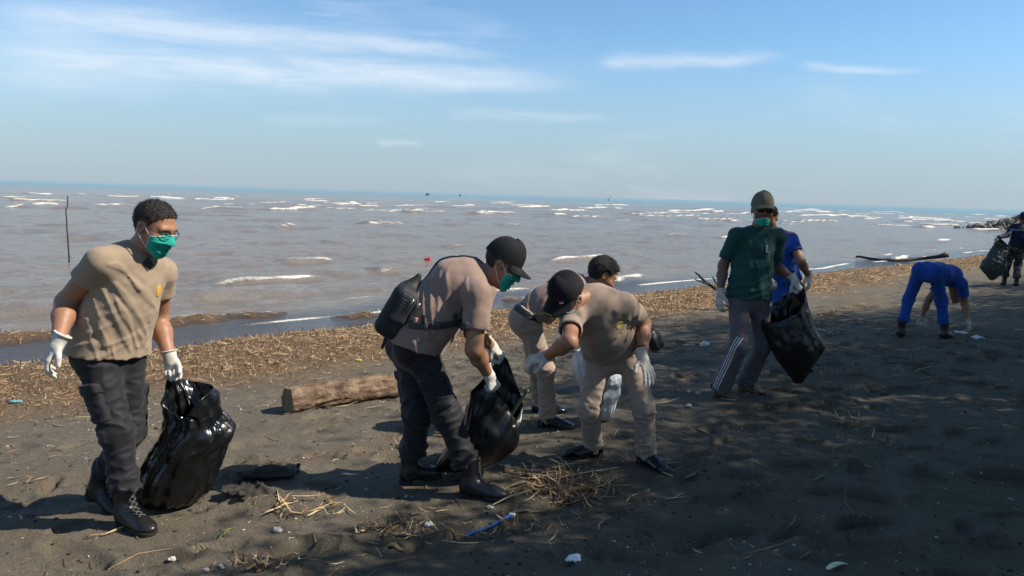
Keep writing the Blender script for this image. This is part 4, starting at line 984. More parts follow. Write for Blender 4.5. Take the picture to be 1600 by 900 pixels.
def patch(name, ctx, garment, off, centre, normal, half, material, parent, h=.004, shape='box', upv=None):
    """a flat badge or band lying on a garment, cut out of the garment's own surface"""
    Fb = frame(normal, upv if upv is not None else ctx['sd']); c = np.asarray(centre, float)
    def f(P):
        if shape == 'disc':
            q = (P - c.astype(f32)) @ Fb.astype(f32).T; reg = np.maximum(np.sqrt((q[:, 0] / half[0]) ** 2 + (q[:, 2] / half[2]) ** 2) - 1, (np.abs(q[:, 1]) - half[1]) / half[0]) * half[0]
        else: reg = rbox(P, c, half, .001, Fb)
        return np.maximum(garment(P) - off, reg)
    R = max(half); return sdf_obj(name, f, [c + Fb.T @ V(*[sgn * hh for sgn, hh in zip(sg, half)]) for sg in ((1, 1, 1), (-1, -1, -1), (1, -1, 1), (-1, 1, -1), (1, 1, -1), (-1, -1, 1))], .02, h, material, parent)
def lettering(text, garment, centre, normal, upv, size, material, parent, off=.003, arc=0.0):
    cu = bpy.data.curves.new("lettering", 'FONT'); cu.body = text; cu.size = size; cu.align_x = 'CENTER'; cu.align_y = 'CENTER'; cu.space_character = 1.15
    ob = bpy.data.objects.new("lettering", cu); COL.objects.link(ob); bpy.context.view_layer.update()
    me = ob.evaluated_get(bpy.context.evaluated_depsgraph_get()).to_mesh()
    v = np.array([tuple(p.co) for p in me.vertices]); f = [list(p.vertices) for p in me.polygons]
    bpy.data.objects.remove(ob)
    Fb = frame(normal, upv); x = v[:, 0]; y = v[:, 1] - arc * x * x
    p = np.asarray(centre) - x[:, None] * Fb[0] + y[:, None] * Fb[2]
    q = project_out(garment, p, np.repeat(Fb[1][None], len(p), 0), off, .08, 30) if garment is not None else p
    return mesh_obj("lettering", q, f, material, parent, smooth=False)

A = make_person('A', "man in a plain tan tee and glasses dragging a bulging black rubbish bag", dict(
    face=(.89, -.24, -.42), up=(.38, -.08, .92), shirt=TAN, pants=NAVYBLACK, g=.99, sleeve=.46, arm=1.12, leg=.99, belly=.85, tuck=True, cargo='RL', cargo_turn=.35,
    handR=((-.42, -.25, -.87), (-.75, -.55, .30), 'relaxed'), handL=((.22, -.12, -.95), (-.30, .93, -.1), 'grip'),
    footR=(.86, -.50, 0), footL=(.86, -.35, 0), pitchL=.35, hair='short', hair_mat=HAIR_GREY, mask=0.0, seed=1.3, hem=-.03, drape=.0035, fdir=.75, h=.0062, flare=.022,
    folds=[(1.35, .62, .1, .10, .017, .0065), (1.5, .52, .5, .02, .016, .0068), (1.1, .70, -.5, .22, .018, .006), (.9, .80, -.7, .45, .018, .006), (1.7, .40, .9, -.02, .015, .006), (.1, .30, -.9, .06, .018, .006), (2.2, .55, 1.9, .05, .02, .006), (1.0, .58, -.1, .14, .014, .007), (1.45, .44, .7, .05, .013, .007), (-.9, .7, -.3, .4, .016, .006), (1.2, .88, .5, .70, .014, .005)]))
patch("badge", A, A['shirt'], .0022, A['N'] - A['sd'] * .16 + A['fc'] * .12 - A['shax'] * .085, A['fc'], (.021, .10, .029), ORANGE, A['top'], .0035, 'disc')
patch("collar_shade", A, A['shirt'], .0022, A['N'] - A['sd'] * .055 + A['fc'] * .075, unit(A['fc'] + A['sd'] * .5), (.026, .06, .026), mat("collar_shade_grey", (.055, .050, .046), .9), A['top'], .0035, 'box', unit(A['sd'] + A['shax']))  # dark patch painting the shade inside the open neck
# spectacles
_L = lambda x, y, z: A['hc'] + A['HF'].T @ V(x, y, z)
_gp = []
for sx in (-1, 1):
    ring = [_L(sx * (.033 + .024 * math.cos(t)), .106 - .010 * abs(math.cos(t)) * (1 if math.cos(t) * 1 > 0 else .1), .012 + .0155 * math.sin(t)) for t in np.linspace(0, 2 * math.pi, 21)]
    _gp.append(tube_geo(ring, .0016, 6)); _gp.append(tube_geo(catmull([_L(sx * .057, .096, .014), _L(sx * .076, .062, .016), _L(sx * .084, .0, .018), _L(sx * .085, -.02, .006)], 12), .0018, 6))
_gp.append(tube_geo(catmull([_L(-.010, .107, .014), _L(0, .110, .017), _L(.010, .107, .014)], 6), .0016, 6))
mesh_obj("glasses", *join_geo(_gp), GLASS_FRAME, A['root'])

B = make_person('B', "stooping man with a black cap and black back bag holding a rubbish bag open", dict(
    face=(.86, -.06, -.50), up=(.48, -.04, .86), shirt=BROWN, pants=NAVYBLACK, g=1.06, arm=1.08, leg=1.0, belly=1.2, tuck=True, cargo='RL', cargo_turn=.3, curve=.055,
    handR=((.45, -.05, -.88), (.55, -.80, .20), 'grip'), handL=((.72, -.10, -.68), (.55, -.25, .80), 'grip'),
    footR=(.97, -.22, 0), footL=(.80, .60, 0), hair='crop', hair_mat=HAIR_CROP, cap=BLACKCLOTH, cap_tilt=.06, mask=-.004, seed=2.1, hem=-.01, drape=.0035, fdir=-.8, sleeve=.66, h=.0062, flare=.030,
    folds=[(2.3, .86, 1.25, .45, .014, .006), (2.4, .78, 1.35, .38, .013, .0065), (2.5, .69, 1.35, .30, .013, .007), (2.6, .61, 1.4, .22, .013, .007), (2.6, .52, 1.5, .16, .013, .007), (2.6, .44, 1.6, .10, .013, .006), (1.7, .92, 1.1, .60, .014, .006), (2.0, .28, 1.2, .02, .016, .006), (2.7, .34, 2.0, .06, .013, .006)]))

C = make_person('C', "crouching man in brown clothes and lettered black cap with one hand on his knee", dict(
    face=(-.58, -.42, -.70), up=(-.36, -.58, .62), shirt=BROWN2, pants=KHAKI, g=.93, arm=.98, belly=.8, curve=.020, cuff=.060, leg=.88,
    handR=((-.93, -.22, -.18), (.10, -.35, .93), 'loose'), handL=((.34, -.52, -.78), (.30, -.62, .72), 'flat'),
    footR=(-.95, -.25, 0), footL=(.55, -.82, 0), shoe='shoe', hair='crop', hair_mat=HAIR_CROP, cap=BLACKCLOTH, cap_tilt=.0, mask=-.012, seed=3.7, hem=.03, drape=.0065, fdir=.6, sleeve=.58,
    folds=[(-.9, .80, .2, .35, .024, .008), (-1.2, .6, -.3, .2, .022, .008), (.9, .8, .1, .5, .024, .007)]))
_n = C['fc']; _c = C['N'] - C['sd'] * .19 + C['fc'] * .14 - C['shax'] * .075
patch("badge", C, C['shirt'], .0022, _c, _n, (.026, .10, .026), PALE_YELLOW, C['top'], .0035, 'disc')
lettering("PRESISI", C['shirt'], _c - C['sd'] * .056, _n, C['sd'], .034, PALE_YELLOW, C['top'], .007, -2.0)
_L, _F = C['capL'], C['capF']
_capo = [o for o in C['root'].children if o.name.startswith("cap")][0]
_crown = lambda P: ellip((P - C['hc'].astype(f32)) @ _F.astype(f32).T, (0, -.012, .036), (.091, .111, .121))
lettering("SAMAPTA", None, _L(.0, .165, .040), _F.T @ unit(V(0, .25, 1)), _F.T @ V(0, -1, .1), .021, YELLOW, _capo, 0, 7.0)
lettering("O", _crown, _L(.052, .085, .075), _F.T @ unit(V(.55, .8, .25)), _F[2], .040, PINK, _capo, .003)
patch("flag", C, _crown, .0035, _L(-.050, .085, .062), _F.T @ unit(V(-.55, .8, .2)), (.013, .03, .005), WHITE_PRINT, _capo, .0025, 'box', _F[2])
patch("flag", C, _crown, .0035, _L(-.050, .085, .0715), _F.T @ unit(V(-.55, .8, .2)), (.013, .03, .005), RED_PRINT, _capo, .0025, 'box', _F[2])
_w = C['J']['wrL']; _f = frame((.34, -.52, -.78), (.3, -.62, .72))
tube("bracelet", [_w + _f.T @ V(.040 * math.cos(t), -.055, .036 * math.sin(t)) for t in np.linspace(0, 2 * math.pi, 19)], .004, BLACKCLOTH, C['root'], 6)

D = make_person('D', "bare-headed black-haired man in khaki trousers bending behind the crouching man", dict(
    face=(.82, .22, -.52), up=(.52, .10, .85), shirt=BROWN, pants=KHAKI, g=.95, leg=.90, curve=.04, belt=True, cuff=.060, h=.0085, waist=.20,
    handR=((.3, -.3, -.9), (.2, -.9, .2), 'grip'), handL=((.3, -.3, -.9), (.8, .3, .2), 'grip'),
    footR=(.93, -.36, 0), footL=(.98, -.1, 0), shoe='shoe', hair='full', seed=4.4, hem=.12, flare=.004, drape=.007, fdir=-.6, folds=[(2.0, .7, 1.2, .3, .022, .008), (2.2, .5, 1.4, .15, .02, .008)]))

E = make_person('E', "standing man in a dark green tee, olive cap and sunglasses with striped track pants", dict(
    face=(-.04, -1, -.06), up=(0.02, 0, 1), skin=SKIN_DARK, shirt=GREEN, pants=TRACK, g=.95, leg=.98, cuff=.086, cuffz=-.03, h=.0085, bare_feet=True,
    handR=((-.10, -.15, -.98), (-.80, -.55, .05), 'relaxed'), handL=((.50, -.30, -.80), (.50, -.55, .65), 'grip'),
    footR=(.80, -.60, 0), footL=(.96, -.25, 0), shoe='sandal', hair='crop', hair_mat=HAIR_CROP, cap=OLIVE, cap_tilt=-.02, mask=-.068, seed=5.2, hem=-.03, drape=.008, fdir=.25, flare=.026, sleeve=.78, crease=.006,
    folds=[(-.5, .85, -.9, .3, .03, .009), (.6, .8, .3, .1, .03, .009), (0, .5, -.4, 0, .03, .009)]))
_L = lambda x, y, z: E['hc'] + E['HF'].T @ V(x, y, z)
_gp = []
for sx in (-1, 1):
    _gp.append(sphere_geo(_L(sx * .034, .096, .012), (.031, .012, .021), E['HF'], 14, 8)); _gp.append(tube_geo(catmull([_L(sx * .060, .092, .018), _L(sx * .080, .05, .018), _L(sx * .085, -.01, .016)], 8), .003, 6))
_gp.append(tube_geo([_L(-.01, .108, .018), _L(.01, .108, .018)], .004, 6))
mesh_obj("sunglasses", *join_geo(_gp), SUNLENS, E['root'])
lettering("L", E['shirt'], E['N'] - E['sd'] * .155 + E['fc'] * .12 - E['shax'] * .055, E['fc'], E['sd'], .085, WHITE_PRINT, E['top'], .004)
# three stripes down the outer seam of the near leg, a scuff and a small red mark above them
_k, _e, _h = E['J']['kneeR'], E['J']['ankR'], E['J']['hipR']
_ax = unit(_e - _k); _out = unit(V(-.62, -.78, 0)); _out = unit(_out - _ax * np.dot(_out, _ax)); _side = np.cross(_ax, _out)
for _i in (-1, 0, 1):
    _st = _h * .06 + _k * .94
    def _sf(P, i=_i):
        q = P - _st.astype(f32); return np.maximum(E['trousers'](P) - .003, np.maximum(np.maximum(np.abs(q @ _side.astype(f32) - i * .021) - .0055, -(q @ _out.astype(f32))), np.maximum(-(q @ _ax.astype(f32)) - .08, q @ _ax.astype(f32) - .42)))
    sdf_obj("stripe", _sf, [_st - _ax * .1 + _out * .05, _e + _out * .12, _e - _out * .05], .07, .0055, STRIPE, E['bottom'])
patch("red_mark", E, E['trousers'], .003, _st - _ax * .125 + _out * .08, _out, (.012, .08, .014), RED_PRINT, E['bottom'], .004, 'disc', -_ax)
patch("scuff", E, E['trousers'], .003, _st - _ax * .21 + _out * .08, _out, (.034, .08, .016), NAVYBLACK, E['bottom'], .005, 'box', unit(-_ax + .6 * _side))

F = make_person('F', "man in royal blue half hidden behind the man in the green tee", dict(
    face=(-.52, -.76, -.38), up=(-.15, -.25, .95), skin=SKIN, shirt=BLUE, pants=BLUE, g=1.0, leg=1.0, cuff=.07, h=.0095, hg=.0055, hf=.010, tuck=True,
    handR=((.3, -.4, -.85), (-.5, -.6, .3), 'grip'), handL=((.12, -.25, -.95), (.80, -.55, .10), 'relaxed'),
    footR=(0.1, -1, 0), footL=(.3, -1, 0), shoe='boot', hair='short', seed=6.1, hem=.10, drape=.007))
patch("shoulder_badge", F, F['shirt'], .004, F['J']['shL'] - F['shax'] * .01 + F['sd'] * .05, unit(F['sd'] + F['fc'] * .6), (.03, .09, .045), PINK, F['top'], .006, 'box', F['shax'])

G = make_person('G', "man in blue bent double with both gloved hands reaching to the sand", dict(
    face=(.30, .20, -.93), up=(.75, .50, .38), skin=SKIN, shirt=BLUE, pants=BLUE, g=.94, leg=.92, h=.0105, hg=.006, hf=.010, tuck=True, curve=.07, crease=.010,
    handL=((.30, -.15, -.94), (-.3, -.8, .35), 'loose'), handR=((.25, -.10, -.95), (.5, -.75, .3), 'loose'),
    footL=(.35, .93, 0), footR=(.80, .58, 0), shoe='boot', hair='short', seed=7.7, hem=.10, flare=.006, drape=.008))

H = make_person('H', "man in a navy jacket and camouflage trousers seen from behind with a dark green bag", dict(
    face=(.45, .88, -.12), up=(.05, .0, 1), skin=SKIN_DARK, shirt=NAVY, pants=CAMO, g=1.08, leg=1.08, h=.013, hs=.012, hg=.007, hf=.012, tuck=True, long=True,
    handL=((-.80, -.2, -.5), (-.3, -.5, .8), 'grip'), handR=((.2, .4, -.9), (.8, 0, .1), 'grip'),
    footL=(.4, .9, 0), footR=(.5, .85, 0), shoe='boot', hair='crop', hair_mat=HAIR_CROP, cap=NAVY, seed=8.3, hem=.02, drape=.008))
lettering("ANGKATAN LAUT", H['shirt'], H['N'] - H['sd'] * .115 - H['fc'] * .14, -H['fc'], H['sd'], .052, WHITE_PRINT, H['top'], .006)

# ------------------------------------------------------------------ rubbish bags
def plastic(name, col, rough, bscale=14, strength=.7):
    m = mat(name, col, rough, .55, .2, 12)
    n, l = m.node_tree.nodes, m.node_tree.links
    t = n.new("ShaderNodeTexCoord"); d = n.new("ShaderNodeTexNoise"); d.inputs['Scale'].default_value = 9; l.new(t.outputs['Object'], d.inputs['Vector'])
    mx = n.new("ShaderNodeMix"); mx.data_type = 'VECTOR'; mx.inputs['Factor'].default_value = .10
    l.new(t.outputs['Object'], mx.inputs[4]); l.new(d.outputs['Color'], mx.inputs[5])
    vo = n.new("ShaderNodeTexVoronoi"); vo.feature = 'F1'; vo.inputs['Scale'].default_value = bscale; l.new(mx.outputs[1], vo.inputs['Vector'])
    v2 = n.new("ShaderNodeTexVoronoi"); v2.feature = 'F1'; v2.inputs['Scale'].default_value = bscale * 2.7; l.new(mx.outputs[1], v2.inputs['Vector'])
    ad = n.new("ShaderNodeMath"); ad.operation = 'MULTIPLY_ADD'; ad.inputs[1].default_value = .4; l.new(v2.outputs['Distance'], ad.inputs[0]); l.new(vo.outputs['Distance'], ad.inputs[2])
    bp = n.new("ShaderNodeBump"); bp.inputs['Strength'].default_value = strength; bp.inputs['Distance'].default_value = .025; l.new(ad.outputs[0], bp.inputs['Height'])
    l.new(bp.outputs[0], n["Principled BSDF"].inputs['Normal']); return m
BAG_BLACK = plastic("glossy_black_plastic", (.0055, .006, .0065), .26, 5, .06)
BAG_DULL = plastic("dull_black_plastic", (.006, .007, .008), .38, 5, .10)
BAG_GREEN = plastic("dark_green_plastic", (.026, .040, .037), .5, 4, .3)
SACK_WHITE = plastic("white_woven_plastic", (.58, .60, .62), .5, 9, .5)
def periodic(pts, n):
    pts = np.asarray(pts, float); k = len(pts); t = np.arange(n) * k / n; i = t.astype(int); f = (t - i)[:, None]
    P = lambda j: pts[j % k]
    p0, p1, p2, p3 = P(i - 1), P(i), P(i + 1), P(i + 2)
    return 0.5 * (2 * p1 + (p2 - p0) * f + (2 * p0 - 5 * p1 + 4 * p2 - p3) * f ** 2 + (3 * p1 - p0 - 3 * p2 + p3) * f ** 3)
def make_bag(name, rim, rings, material, label, cat, group, seed, amp=.012, pleat=.010, nu=150, nv=100, sharp=1.0):
    """rim: closed loop of points; rings: (left point, right point, half depth); lofted mouth to bottom, then creased"""
    loops = [periodic(rim, nu)]
    # rings start at the rim's first point (its right end) and go round by the back
    for (l_, r_, th_) in rings:
        l_, r_ = V(*l_), V(*r_); c = (l_ + r_) / 2; a = (r_ - l_) / 2; t = np.arange(nu) * 2 * math.pi / nu
        ct, st = np.cos(t), np.sin(t)
        loops.append(c + ct[:, None] * a + (np.sign(st) * np.abs(st) ** .85)[:, None] * V(0, th_, 0))
    loops = np.array(loops); k = len(loops)
    G = np.array([catmull(loops[:, j], nv) for j in range(nu)]).transpose(1, 0, 2)       # nv, nu, 3
    du = np.roll(G, -1, 1) - np.roll(G, 1, 1); dv = np.gradient(G, axis=0); Nn = np.cross(du, dv); Nn /= np.linalg.norm(Nn, axis=2, keepdims=True) + 1e-9
    v = np.linspace(0, 1, nv)[:, None] * np.ones((1, nu)); th = np.ones((nv, 1)) * (np.arange(nu) * 2 * math.pi / nu)[None]
    q = G.reshape(-1, 3)
    r_ = np.random.RandomState(int(seed * 10)); fold = np.zeros(len(q))
    wq = q + .014 * np.stack([perlin(q * 5 + seed), perlin(q * 5 + seed + 9), perlin(q * 5 + seed + 17)], 1)
    for i in range(13):          # flat facets between straight creases
        dv_ = r_.normal(size=3); dv_ /= np.linalg.norm(dv_); fq = r_.uniform(3.5, 15.0); x = wq @ dv_ * fq + r_.rand()
        fold += (np.abs(x - np.floor(x) - .5) * 2 - .5) / fq * r_.uniform(.4, 1.0)
    fold = fold.reshape(nv, nu)
    lines = (np.abs(perlin(np.stack([np.cos(th) * 2.2 + v * .7, np.sin(th) * 2.2 + seed, v * 1.3], -1).reshape(-1, 3))) - .25).reshape(nv, nu)
    fine = (np.abs(perlin(q * 26 + seed)) - .25).reshape(nv, nu)
    up = sstep(v, .70, .30)
    cusp = 1 - np.abs(np.sin(5.5 * th + 2.4 * perlin(np.stack([np.cos(th) * 1.5, np.sin(th) * 1.5, v * 2.0 + seed], -1).reshape(-1, 3)).reshape(nv, nu) + 1.2 * v)); cusp = cusp ** 2 - .25      # sharp gathers running down from the mouth
    d = (pleat * .9 * cusp * (.12 + .98 * sstep(v, .55, .15)) + amp * 9.0 * fold * (.35 + .75 * up) + pleat * lines * 1.2 + amp * .22 * fine * up) * sstep(v, 0, .05)
    d *= sstep(v, 1.0, .93) * .8 + .2
    G = G + Nn * d[..., None]
    o = mesh_obj(name, G.reshape(-1, 3), grid_faces(nv, nu, True), material)
    md = o.modifiers.new("thick", 'SOLIDIFY'); md.thickness = .002
    tag(o, label, cat, group); return o
BG = "black rubbish bags"
make_bag("rubbish_bag", [(-1.505, 3.920, 0.638), (-1.597, 4.030, 0.635), (-1.697, 4.060, 0.639), (-1.722, 3.980, 0.691), (-1.722, 3.920, 0.704), (-1.720, 3.860, 0.653), (-1.695, 3.820, 0.546), (-1.609, 3.780, 0.511), (-1.533, 3.800, 0.596)],
         [((-1.726, 3.880, 0.479), (-1.471, 3.920, 0.519), .10), ((-1.752, 3.900, 0.415), (-1.437, 3.940, 0.426), .14), ((-1.816, 3.920, 0.299), (-1.448, 3.960, 0.345), .17), ((-1.884, 3.930, 0.156), (-1.507, 3.970, 0.209), .18), ((-1.885, 3.920, 0.071), (-1.549, 3.970, 0.097), .16), ((-1.836, 3.920, 0.024), (-1.627, 3.960, 0.021), .10), ((-1.754, 3.930, 0.019), (-1.692, 3.940, 0.017), .02)],
         BAG_BLACK, "bulging glossy black rubbish bag dragged by the man in glasses", "rubbish bag", BG, 1.0, .0088, .018, 280, 200)
make_bag("rubbish_bag", [(0.080, 4.500, 0.450), (0.031, 4.540, 0.585), (-0.025, 4.520, 0.717), (-0.076, 4.460, 0.698), (-0.157, 4.340, 0.612), (-0.209, 4.260, 0.564), (-0.082, 4.240, 0.609), (-0.009, 4.300, 0.487), (0.044, 4.400, 0.386)],
         [((-0.231, 4.320, 0.452), (0.065, 4.440, 0.337), .14), ((-0.274, 4.360, 0.313), (0.063, 4.460, 0.254), .17), ((-0.378, 4.420, 0.146), (0.021, 4.500, 0.162), .15), ((-0.403, 4.460, 0.062), (-0.113, 4.540, 0.058), .09), ((-0.346, 4.500, 0.030), (-0.235, 4.540, 0.027), .02)],
         BAG_DULL, "half-full black rubbish bag held open by the man with the back bag", "rubbish bag", BG, 4.0, .005, .016)
make_bag("rubbish_bag", [(2.414, 6.440, 0.938), (2.396, 6.500, 0.973), (2.362, 6.580, 0.957), (2.234, 6.620, 0.823), (2.074, 6.500, 0.721), (2.100, 6.340, 0.678), (2.174, 6.280, 0.664), (2.280, 6.300, 0.732), (2.376, 6.360, 0.852)],
         [((2.074, 6.420, 0.664), (2.445, 6.450, 0.788), .12), ((2.161, 6.420, 0.463), (2.535, 6.460, 0.618), .13), ((2.230, 6.430, 0.356), (2.609, 6.460, 0.486), .11), ((2.310, 6.440, 0.258), (2.525, 6.460, 0.326), .07), ((2.384, 6.450, 0.166), (2.442, 6.450, 0.173), .015)],
         BAG_DULL, "limp black rubbish bag hanging from the hand of the man in green", "rubbish bag", BG, 7.0, .0055, .014)
make_bag("rubbish_bag", [(10.927, 17.400, 0.837), (10.879, 17.500, 0.943), (10.743, 17.500, 1.024), (10.631, 17.400, 0.969), (10.617, 17.300, 0.919), (10.766, 17.300, 0.839)],
         [((10.575, 17.400, 0.827), (10.924, 17.450, 0.749), .10), ((10.456, 17.400, 0.611), (10.921, 17.450, 0.507), .13), ((10.336, 17.400, 0.395), (10.901, 17.450, 0.293), .12), ((10.466, 17.400, 0.228), (10.758, 17.450, 0.160), .07), ((10.593, 17.400, 0.089), (10.650, 17.400, 0.091), .02)],
         BAG_GREEN, "dark green sack swung beside the man in camouflage trousers", "rubbish bag", BG, 9.0, .012, .02, 90, 60)
make_bag("white_sack", [(0.651, 5.380, 0.613), (0.615, 5.460, 0.619), (0.545, 5.480, 0.613), (0.486, 5.420, 0.600), (0.506, 5.340, 0.598), (0.584, 5.320, 0.600)],
         [((0.449, 5.420, 0.535), (0.745, 5.460, 0.527), .14), ((0.455, 5.440, 0.421), (0.782, 5.500, 0.426), .18), ((0.515, 5.500, 0.279), (0.791, 5.560, 0.310), .16), ((0.592, 5.580, 0.137), (0.773, 5.620, 0.151), .12), ((0.644, 5.680, 0.043), (0.764, 5.700, 0.051), .08), ((0.694, 5.700, 0.024), (0.723, 5.700, 0.025), .01)],
         SACK_WHITE, "white plastic sack standing between the two bending men in khaki", "sack", None, 12.0, .008, .014, 160, 110)

# ------------------------------------------------------------------ the back bag and the pouch
def sling_bag():
    t = unit(V(*(-0.499, 4.120, 1.197)) - V(*(-0.644, 4.120, 0.940)))
    a, b = V(*(-0.608, 4.200, 0.935)), V(*(-0.542, 4.200, 1.139)); out = unit(np.cross(V(0, 1, 0), t)); out = out if out[0] < 0 else -out
    Fb = frame(out, t)          # x across the back, y away from it, z up along it
    body = lambda P: np.maximum(s_min(rbox(P, a * .62 + b * .38 + out * .015, (.130, .084, .150), .055, Fb), cone(P, b, b + t * .085, .048, .016), .05), -(B['shirt'](P) - .004)) - .002 * perlin(P * 16)
    root = sdf_obj("sling_bag", body, [a, b + t * .1], .22, .0065, NYLON)
    tag(root, "black sling bag worn across the stooping man's back", "bag")
    near_side = V(*(-0.544, 4.020, 1.061))
    pf = lambda P: np.maximum(body(P) - .012, rbox(P, near_side, (.062, .05, .10), .02, frame((0, -1, 0), t)))
    pk = sdf_obj("front_pocket", pf, [near_side], .16, .006, NYLON_GREY, root)
    surf = lambda P: np.minimum(body(P), pf(P))
    for i in range(6):
        p0 = project_out(pf, [near_side - t * (.055 - .017 * i) + out * .050], [V(0, -1, 0)], .002, .12)[0]; p1 = project_out(pf, [near_side - t * (.050 - .017 * i) + out * .012], [V(0, -1, 0)], .002, .12)[0]
        tube("webbing", [p0, (p0 + p1) / 2 + V(0, -.002, 0), p1], .0045, NYLON, pk, 6)
    for sgn in (-.012, -.05):
        z = project_out(pf, [near_side + t * .06 + out * sgn], [V(0, -1, 0)], .004, .12)[0]
        tube("zip_pull", [z, z - t * .022 + V(0, -.004, 0), z - t * .045], .004, METAL, pk, 6)
    # strap over the back to the far shoulder, belt strap round the waist
    Bs = B['shirt']
    p1, p2, p3 = V(*(-0.515, 4.250, 1.176)), V(*(-0.351, 4.250, 1.306)), V(*(-0.205, 4.250, 1.317))
    nrm = unit(np.cross(p2 - p1, V(.15, 1, .35))); nn = unit(V(-.05, 1, .25))
    sf = lambda P: np.maximum(np.maximum(Bs(P) - .009, np.abs(plane(P, V(*(-0.300, 4.270, 1.306)), nn)) - .020), np.maximum(plane(P, V(*(-0.562, 4.300, 1.116)), unit(V(-.5, 0, -.8))), plane(P, V(*(-0.152, 4.300, 1.181)), unit(V(1, 0, -.3)))))
    sdf_obj("strap", sf, [p1, p2, p3, p3 + V(0, .1, -.1), p1 + V(0, .1, -.05)], .10, .006, NYLON, root)
    w0 = V(*(-0.404, 4.150, 0.977)); wn_ = unit(V(-.02, -.05, 1))
    wf = lambda P: np.maximum(np.maximum(Bs(P) - .008, np.abs(plane(P, w0, wn_)) - .021), np.maximum(plane(P, V(*(-0.534, 4.100, 0.981)), V(-1, 0, 0)), plane(P, V(*(-0.237, 4.100, 0.990)), V(1, 0, 0))))
    ws = sdf_obj("waist_strap", wf, [w0 + V(-.2, -.2, 0), w0 + V(.3, .25, 0)], .06, .006, NYLON_GREY, root)
    for px_ in (V(*(-0.453, 3.980, 1.007)), V(*(-0.292, 3.980, 1.011))):
        c = project_out(lambda P: Bs(P), [px_ + V(0, .1, 0)], [V(0, -1, 0)], .010, .3, 40)[0]
        q = lambda P: rbox(P, c, (.011, .006, .024), .004)
        sdf_obj("buckle", q, [c], .04, .004, NYLON, root)
    tagp = V(*(-0.495, 3.980, 0.995)); c = project_out(lambda P: np.minimum(body(P), Bs(P)), [tagp + V(0, .1, 0)], [V(0, -1, 0)], .006, .3, 40)[0]
    sdf_obj("loop_tab", lambda P: rbox(P, c, (.010, .006, .016), .004, frame((0, -1, 0), (.3, 0, 1))), [c], .03, .004, PINK, root)
    hang = V(*(-0.675, 4.150, 0.851)); tube("strap_end", catmull([V(*(-0.655, 4.150, 0.907)), V(*(-0.670, 4.140, 0.867)), V(*(-0.685, 4.150, 0.820))], 8), [.008, .009, .009, .009, .008, .008, .007, .006], NYLON, root, 6)
sling_bag()
_c = V(*(0.867, 4.720, 0.825)); _t = unit(V(.45, .0, -.9)); _Fp = frame((.6, -.7, .3), _t)
_pf = lambda P: s_min(rbox(P, _c + _t * .03, (.045, .032, .050), .018, _Fp), rbox(P, _c - _t * .05, (.026, .018, .060), .012, _Fp), .02) - .001 * perlin(P * 30)
_po = sdf_obj("waist_pouch", _pf, [_c], .16, .006, NYLON); tag(_po, "small black pouch hanging behind the elbow of the crouching man", "pouch")
_lp = project_out(_pf, [_c - _t * .018], [unit(V(.2, -1, .1))], .001, .12)[0]
sdf_obj("buckle", lambda P: rbox(P, _lp, (.010, .004, .024), .003, frame((.2, -1, .1), _t)), [_lp], .04, .004, METAL, _po)
tube("strap", catmull([_c - _t * .10, _c - _t * .14 + V(-.04, .03, .0), _c - _t * .15 + V(-.12, .06, .02)], 8), .009, NYLON, _po, 6)

